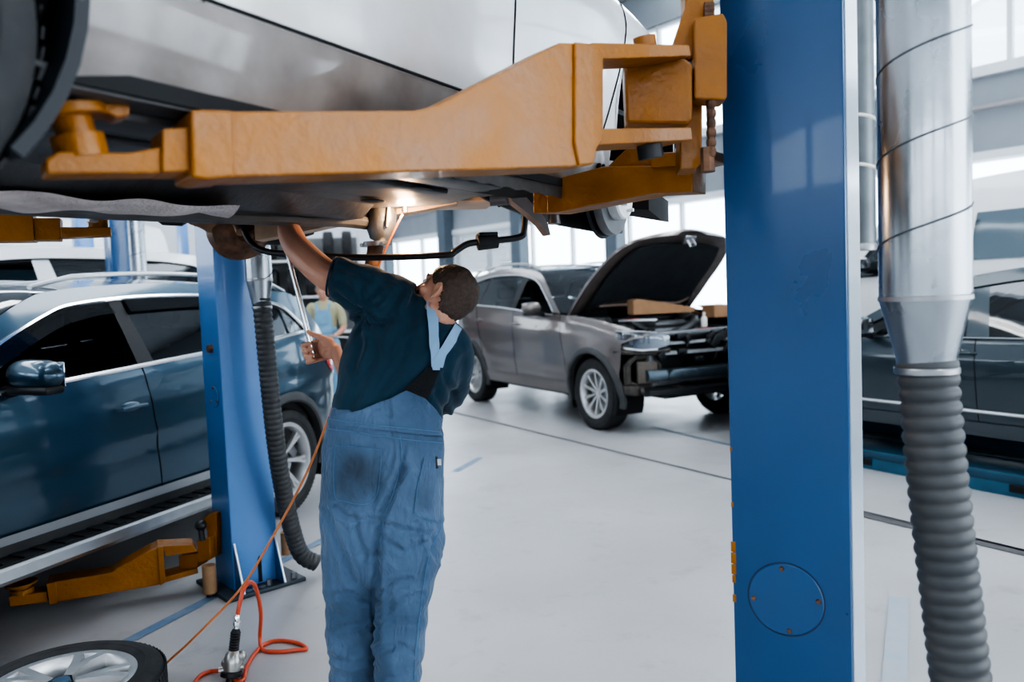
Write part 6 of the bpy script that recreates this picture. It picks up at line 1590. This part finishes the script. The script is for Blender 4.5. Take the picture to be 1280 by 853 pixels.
HS = .93; PH, HF, f_, u_, r_ = head_shapes(mb, Hc, hf, hu, HS)
smoothtube(mb, [A(540, 400, 2.71), A(547, 388, 2.70), PH(0, -.022, -.06)], [.068, .060, .058])
body = fold_mesh('body', mb.bm, SKIN, None, .0045, 3, None); settle(body, man)
hair_cap('hair', Hc, HF, HS, man, HAIR)
for sx in (-1, 1):
    o = MB().sphere(PH(sx*.031, .078, .012), .0115, seg=14).build('eye', WHT); settle(o, man)
    o = MB().tube([PH(sx*.048, .077, .036), PH(sx*.03, .088, .041), PH(sx*.014, .090, .037)], .0035, 6).build('eyebrow', HAIR); settle(o, man)
# collar
b = MB(); cr_ = [A(541, 391, 2.705), PH(0, -.026, -.072)]; dcol = (cr_[1]-cr_[0]).normalized(); F_ = frame_of(dcol)
b.loft([[cr_[0].lerp(cr_[1], k)+F_ @ V((cos(2*pi*i/28)*q, sin(2*pi*i/28)*q, 0)) for i in range(28)] for k, q in ((-.6, .085), (0, .080), (.55, .070), (.75, .0695), (.70, .064), (0, .066), (-.6, .07))], cap=False); settle(b.build('collar', TEE), man)
# boots
for (x, y, d, s0) in ((445, 925, 2.75, -1), (497, 945, 2.63, 1)):
    c_ = at(x, y, d); b = MB(); z0 = 0
    eloft(b, [(V((c_.x, c_.y-.08, .05)), V((.03, 0, 0)), V((0, 0, .045))), (V((c_.x, c_.y-.05, .06)), V((.042, 0, 0)), V((0, 0, .058))), (V((c_.x, c_.y+.05, .055)), V((.045, 0, 0)), V((0, 0, .052))), (V((c_.x, c_.y+.13, .045)), V((.05, 0, 0)), V((0, 0, .042))), (V((c_.x, c_.y+.19, .035)), V((.036, 0, 0)), V((0, 0, .03)))], 18)
    b.tube([V((c_.x, c_.y, .05)), V((c_.x, c_.y, .17))], .05, 16); bt = settle(b.build('boot', BLACK), man)
    b = MB(); b.prism([(-.04, -.09), (.04, -.09), (.05, .1), (.04, .2), (-.04, .2), (-.05, .1)], 0, .02, Matrix.Translation((c_.x, c_.y, 0)), bev=.006); o = settle(b.build('sole', RUB), man); o.parent = bt
# bib, elastic panel, straps, pockets, seams
tP, tT = bvh_of(pants), bvh_of(tee)
bib = drape('bib', [(412, 522), (440, 516), (470, 505), (495, 494), (508, 488), (530, 497), (545, 512), (556, 533), (556, 546), (520, 543), (480, 538), (440, 533), (411, 532)], [tP, tT], OVER, man, .0095, .004)
drape('elastic_panel', [(501, 491), (512, 480), (536, 457), (551, 458), (545, 472), (534, 500), (530, 500), (512, 492)], [tP, tT], mat('black_elastic', (.008, .009, .011), .9, bump=.5, bscale=200), man, .007, .003)
drape('strap', [(532, 374), (541, 374), (547, 398), (548.5, 425), (548, 458), (539, 459), (540, 425), (538, 398)], [tT], STRAP, man, .008, .003, 4)
drape('strap', [(567, 405), (576, 413), (568, 428), (556, 445), (552, 460), (541, 459), (545, 443), (556, 424)], [tT], STRAP, man, .010, .003, 4)
drape('strap_tab', [(538, 450), (552, 452), (549, 463), (541, 463)], [tT], STRAP, man, .013, .003, 4)
pk = drape('back_pocket', [(420, 558), (446, 559), (476, 563), (475, 590), (470, 622), (455, 632), (430, 628), (419, 622), (417, 590)], [tP], OVER, man, .002, .0035)
drape('tool_pocket', [(530, 573), (552, 583), (551.5, 610), (549, 652), (532, 648), (518, 642), (522, 608)], [tP], OVER, man, .002, .004)
add_stain(OVER, A(446, 592, 2.56)-man.location, .10, (.03, .035, .045), .75); add_stain(OVER, A(538, 618, 2.56)-man.location, .075, (.035, .05, .075), .6); add_stain(OVER, A(490, 600, 2.6)-man.location, .2, (.06, .09, .13), .3)  # two pocket stains, then a broad darker tone over the seat
TH = mat('seam_thread', (.09, .19, .32), .8)
for L_ in ([(420, 558), (446, 559), (476, 563)], [(477, 564), (475, 592), (470, 621), (455, 631), (430, 627), (419, 621), (417, 590), (419, 560)]): stitch(L_, [tP], TH, man, .0012, .0075)
for L_ in ([(500, 546), (502, 575), (492, 615), (481, 645), (474, 690)], [(409, 536), (440, 540), (480, 546), (520, 551), (554, 554)], [(410, 524), (440, 528), (480, 533), (520, 537), (555, 541)], [(531, 572), (522, 608), (518, 641)], [(518, 642), (532, 649), (549, 653)], [(552, 660), (538, 690), (530, 730), (526, 760), (521, 800), (518, 850)]): stitch(L_, [tP, bvh_of(bib)], TH, man, .0016, .004)
t = thing('pen', 'small pen sticking out of the side pocket of the mechanic', 'pen', A(546, 578, 2.56)); b = MB(); b.tube([(0, 0, -.02), (0, 0, .018)], .004, 8); b.build('pen_body', BLACK, t); b = MB(); b.box((.008, -.001, .0), (.012, .004, .02)); b.build('pen_clip', SATIN, t)
# pry bar in the lower hand
pb = thing('breaker_bar', 'long chrome breaker bar held upright in the fist of the mechanic', 'tool', G-baxis*.02)
L0 = (bar_top-G).length; b = MB(); b.tube([V((0, 0, 0)), baxis*.02, baxis*(L0*.75), baxis*(L0+.06)], .0095, 14, rr=[.010, .0105, .0095, .0085]); b.build('shaft', mat('tool_chrome', (.72, .74, .76), .16, 1.), pb)
b = MB(); b.sphere(baxis*(L0+.07), .018, seg=14); b.tube([baxis*(L0+.07)-V((0, .02, 0)), baxis*(L0+.07)+V((0, .03, 0))], .014, 10); b.build('drive_head', STEEL, pb)

# ---------------- second worker, far behind, facing the camera
SKIN2 = SKIN
W2 = at(410, 470, 11.0); W2 = V((W2.x, W2.y, 0))
wk = thing('person', 'distant worker in light blue bib overalls and olive shirt facing the camera beside the rack', 'person', W2)
def B(x, y, z): return W2+V((x, y, z))
mb = MB()
eloft(mb, [(B(0, 0, 1.12), V((.155, 0, 0)), Zf*.11), (B(0, 0, 1.0), V((.17, 0, 0)), Zf*.125), (B(0, 0, .88), V((.18, 0, 0)), Zf*.13), (B(0, 0, .80), V((.17, 0, 0)), Zf*.12)])
for s0 in (-1, 1): eloft(mb, [(B(s0*.09, 0, .92), V((.095, 0, 0)), Zf*.11), (B(s0*.10, 0, .75), V((.088, 0, 0)), Zf*.1), (B(s0*.115, 0, .5), V((.075, 0, 0)), Zf*.085), (B(s0*.12, 0, .2), V((.065, 0, 0)), Zf*.075), (B(s0*.12, 0, .08), V((.065, 0, 0)), Zf*.078)])
eloft(mb, [(B(0, -.10, 1.05), V((.13, 0, 0)), Zf*.035), (B(0, -.105, 1.25), V((.12, 0, 0)), Zf*.03), (B(0, -.10, 1.36), V((.10, 0, 0)), Zf*.025)])
OV2 = fabric_mat('pale_overall_cotton', (.22, .40, .55), (.16, .31, .45), .3)
o = fold_mesh('overalls', mb.bm, OV2, None, .014, 4, lambda p, n: .008*noise.noise(p*9)); settle(o, wk)
mb = MB()
eloft(mb, [(B(0, 0, 1.08), V((.15, 0, 0)), Zf*.105), (B(0, 0, 1.25), V((.165, 0, 0)), Zf*.115), (B(0, 0, 1.38), V((.185, 0, 0)), Zf*.11), (B(0, 0, 1.45), V((.13, 0, 0)), Zf*.08), (B(0, 0, 1.49), V((.06, 0, 0)), Zf*.06)])
for s0 in (-1, 1): smoothtube(mb, [B(s0*.17, 0, 1.40), B(s0*.23, -.01, 1.27), B(s0*.25, -.04, 1.16)], [.062, .058, .055], 14)
o = fold_mesh('shirt', mb.bm, mat('olive_cotton', (.42, .40, .26), .85, noise_amt=.3, nscale=10), None, .012, 4, lambda p, n: .006*noise.noise(p*12)); settle(o, wk)
mb = MB()
for s0 in (-1, 1):
    smoothtube(mb, [B(s0*.18, 0, 1.38), B(s0*.26, -.04, 1.13), B(s0*.20, -.20, 1.02)], [.05, .042, .03], 14); reach_hand(mb, B(s0*.20, -.20, 1.02), V((-s0*.8, -.5, -.1)), V((0, -.3, -1)), 1., .7)
    smoothtube(mb, [B(s0*.09, 0, .9), B(s0*.115, 0, .5), B(s0*.12, 0, .06)], [.08, .055, .04], 12)
smoothtube(mb, [B(0, 0, .95), B(0, 0, 1.2), B(0, 0, 1.38)], [.11, .1, .1], 14)
P2, F2, *_x = head_shapes(mb, B(0, -.05, 1.62), V((.1, -.85, -.5)), V((0, -.5, .85)), 1.); smoothtube(mb, [B(0, 0, 1.42), B(0, -.02, 1.54)], [.06, .055], 14)
o = fold_mesh('body', mb.bm, SKIN2, None, .007, 3, None); settle(o, wk)
hair_cap('hair', B(0, -.05, 1.62), F2, 1., wk, mat('grey_hair', (.3, .24, .2), .7))
for s0 in (-1, 1):
    b = MB(); b.tube(catmull([B(s0*.07, .09, 1.3), B(s0*.09, .02, 1.46), B(s0*.085, -.08, 1.43), B(s0*.075, -.128, 1.33)]), .018, 8, flat=(1, .3)); settle(b.build('strap', OV2), wk)
    b = MB(); eloft(b, [(B(s0*.12, .05, .05), V((.04, 0, 0)), V((0, 0, .045))), (B(s0*.12, -.05, .05), V((.045, 0, 0)), V((0, 0, .045))), (B(s0*.13, -.18, .035), V((.04, 0, 0)), V((0, 0, .03)))], 16); settle(b.build('boot', BLACK), wk)
b = MB(); b.box(B(0, -.138, 1.22), (.14, .012, .12), bev=.004); settle(b.build('bib_pocket', OV2), wk)
bt = thing('metal_rod', 'dark metal rod held across the waist by the distant worker', 'tool', B(0, -.30, 1.02)); b = MB(); b.tube([(-.35, 0, .03), (.45, 0, -.05)], .012, 8); b.build('rod', STEEL, bt)
explode('gusset', 'gusset_edge', 'anchor_bolt', 'upright', 'step_bracket', 'broken_grille', 'drain_plug', 'shield_hole', 'vent_slots', 'paint_chip', 'screw', 'bolt_hole', 'grille_bar', 'rail_slot', 'runway', 'side_rail', 'pressed_rib', 'lock_chain', 'brake_line')
# ------------------------------------------------------------------ camera, world, lights
cam = bpy.data.cameras.new('camera'); co = bpy.data.objects.new('camera', cam); col.objects.link(co)
cam.sensor_width = 36; cam.lens = FPX/1280*36; cam.clip_start = .05; cam.clip_end = 200
co.matrix_world = Matrix.Translation(EYE) @ Matrix((_rt, _up, -_f)).transposed().to_4x4()
cam.dof.use_dof = True; cam.dof.focus_distance = 2.85; cam.dof.aperture_fstop = 2.2
sc.camera = co
w = bpy.data.worlds.new('world'); sc.world = w; w.use_nodes = True
bg = w.node_tree.nodes['Background']; bg.inputs[0].default_value = (.86, .93, 1, 1); bg.inputs[1].default_value = 4.4
def area(name, loc, target, size, power, c=(1, 1, 1)):
    l = bpy.data.lights.new(name, 'AREA'); l.shape = 'RECTANGLE'; l.size = size[0]; l.size_y = size[1]; l.energy = power; l.color = c
    o = bpy.data.objects.new(name, l); col.objects.link(o); o.location = loc
    o.rotation_euler = (V(target)-V(loc)).to_track_quat('-Z', 'Y').to_euler(); return o
sun = bpy.data.lights.new('daylight', 'SUN'); sun.energy = .6; sun.angle = R(25); sun.color = (1, .98, .95)
so = bpy.data.objects.new('daylight', sun); col.objects.link(so); so.rotation_euler = V((-.55, -.45, -.8)).to_track_quat('-Z', 'Y').to_euler()
# hand lamp hooked in the engine bay: warm light under the car
wl_ = bpy.data.lights.new('work_light', 'POINT'); wl_.energy = 9; wl_.color = (1, .62, .34); wl_.shadow_soft_size = .03
wo = bpy.data.objects.new('work_light', wl_); col.objects.link(wo); wo.location = at(508, 262, 3.05)
wl2 = bpy.data.lights.new('work_light', 'POINT'); wl2.energy = 3; wl2.color = (1, .55, .3); wl2.shadow_soft_size = .03  # second warm point light by the far suspension, without a lamp body
wo2 = bpy.data.objects.new('work_light', wl2); col.objects.link(wo2); wo2.location = at(325, 258, 3.3)
sc.view_settings.view_transform = 'AgX'
sc.view_settings.look = 'AgX - High Contrast'
sc.view_settings.exposure = .45
sc.cycles.use_denoising = True
sc.cycles.max_bounces = 8; sc.cycles.transparent_max_bounces = 16
sc.cycles.sample_clamp_indirect = 6
sc.cycles.caustics_reflective = False; sc.cycles.caustics_refractive = False
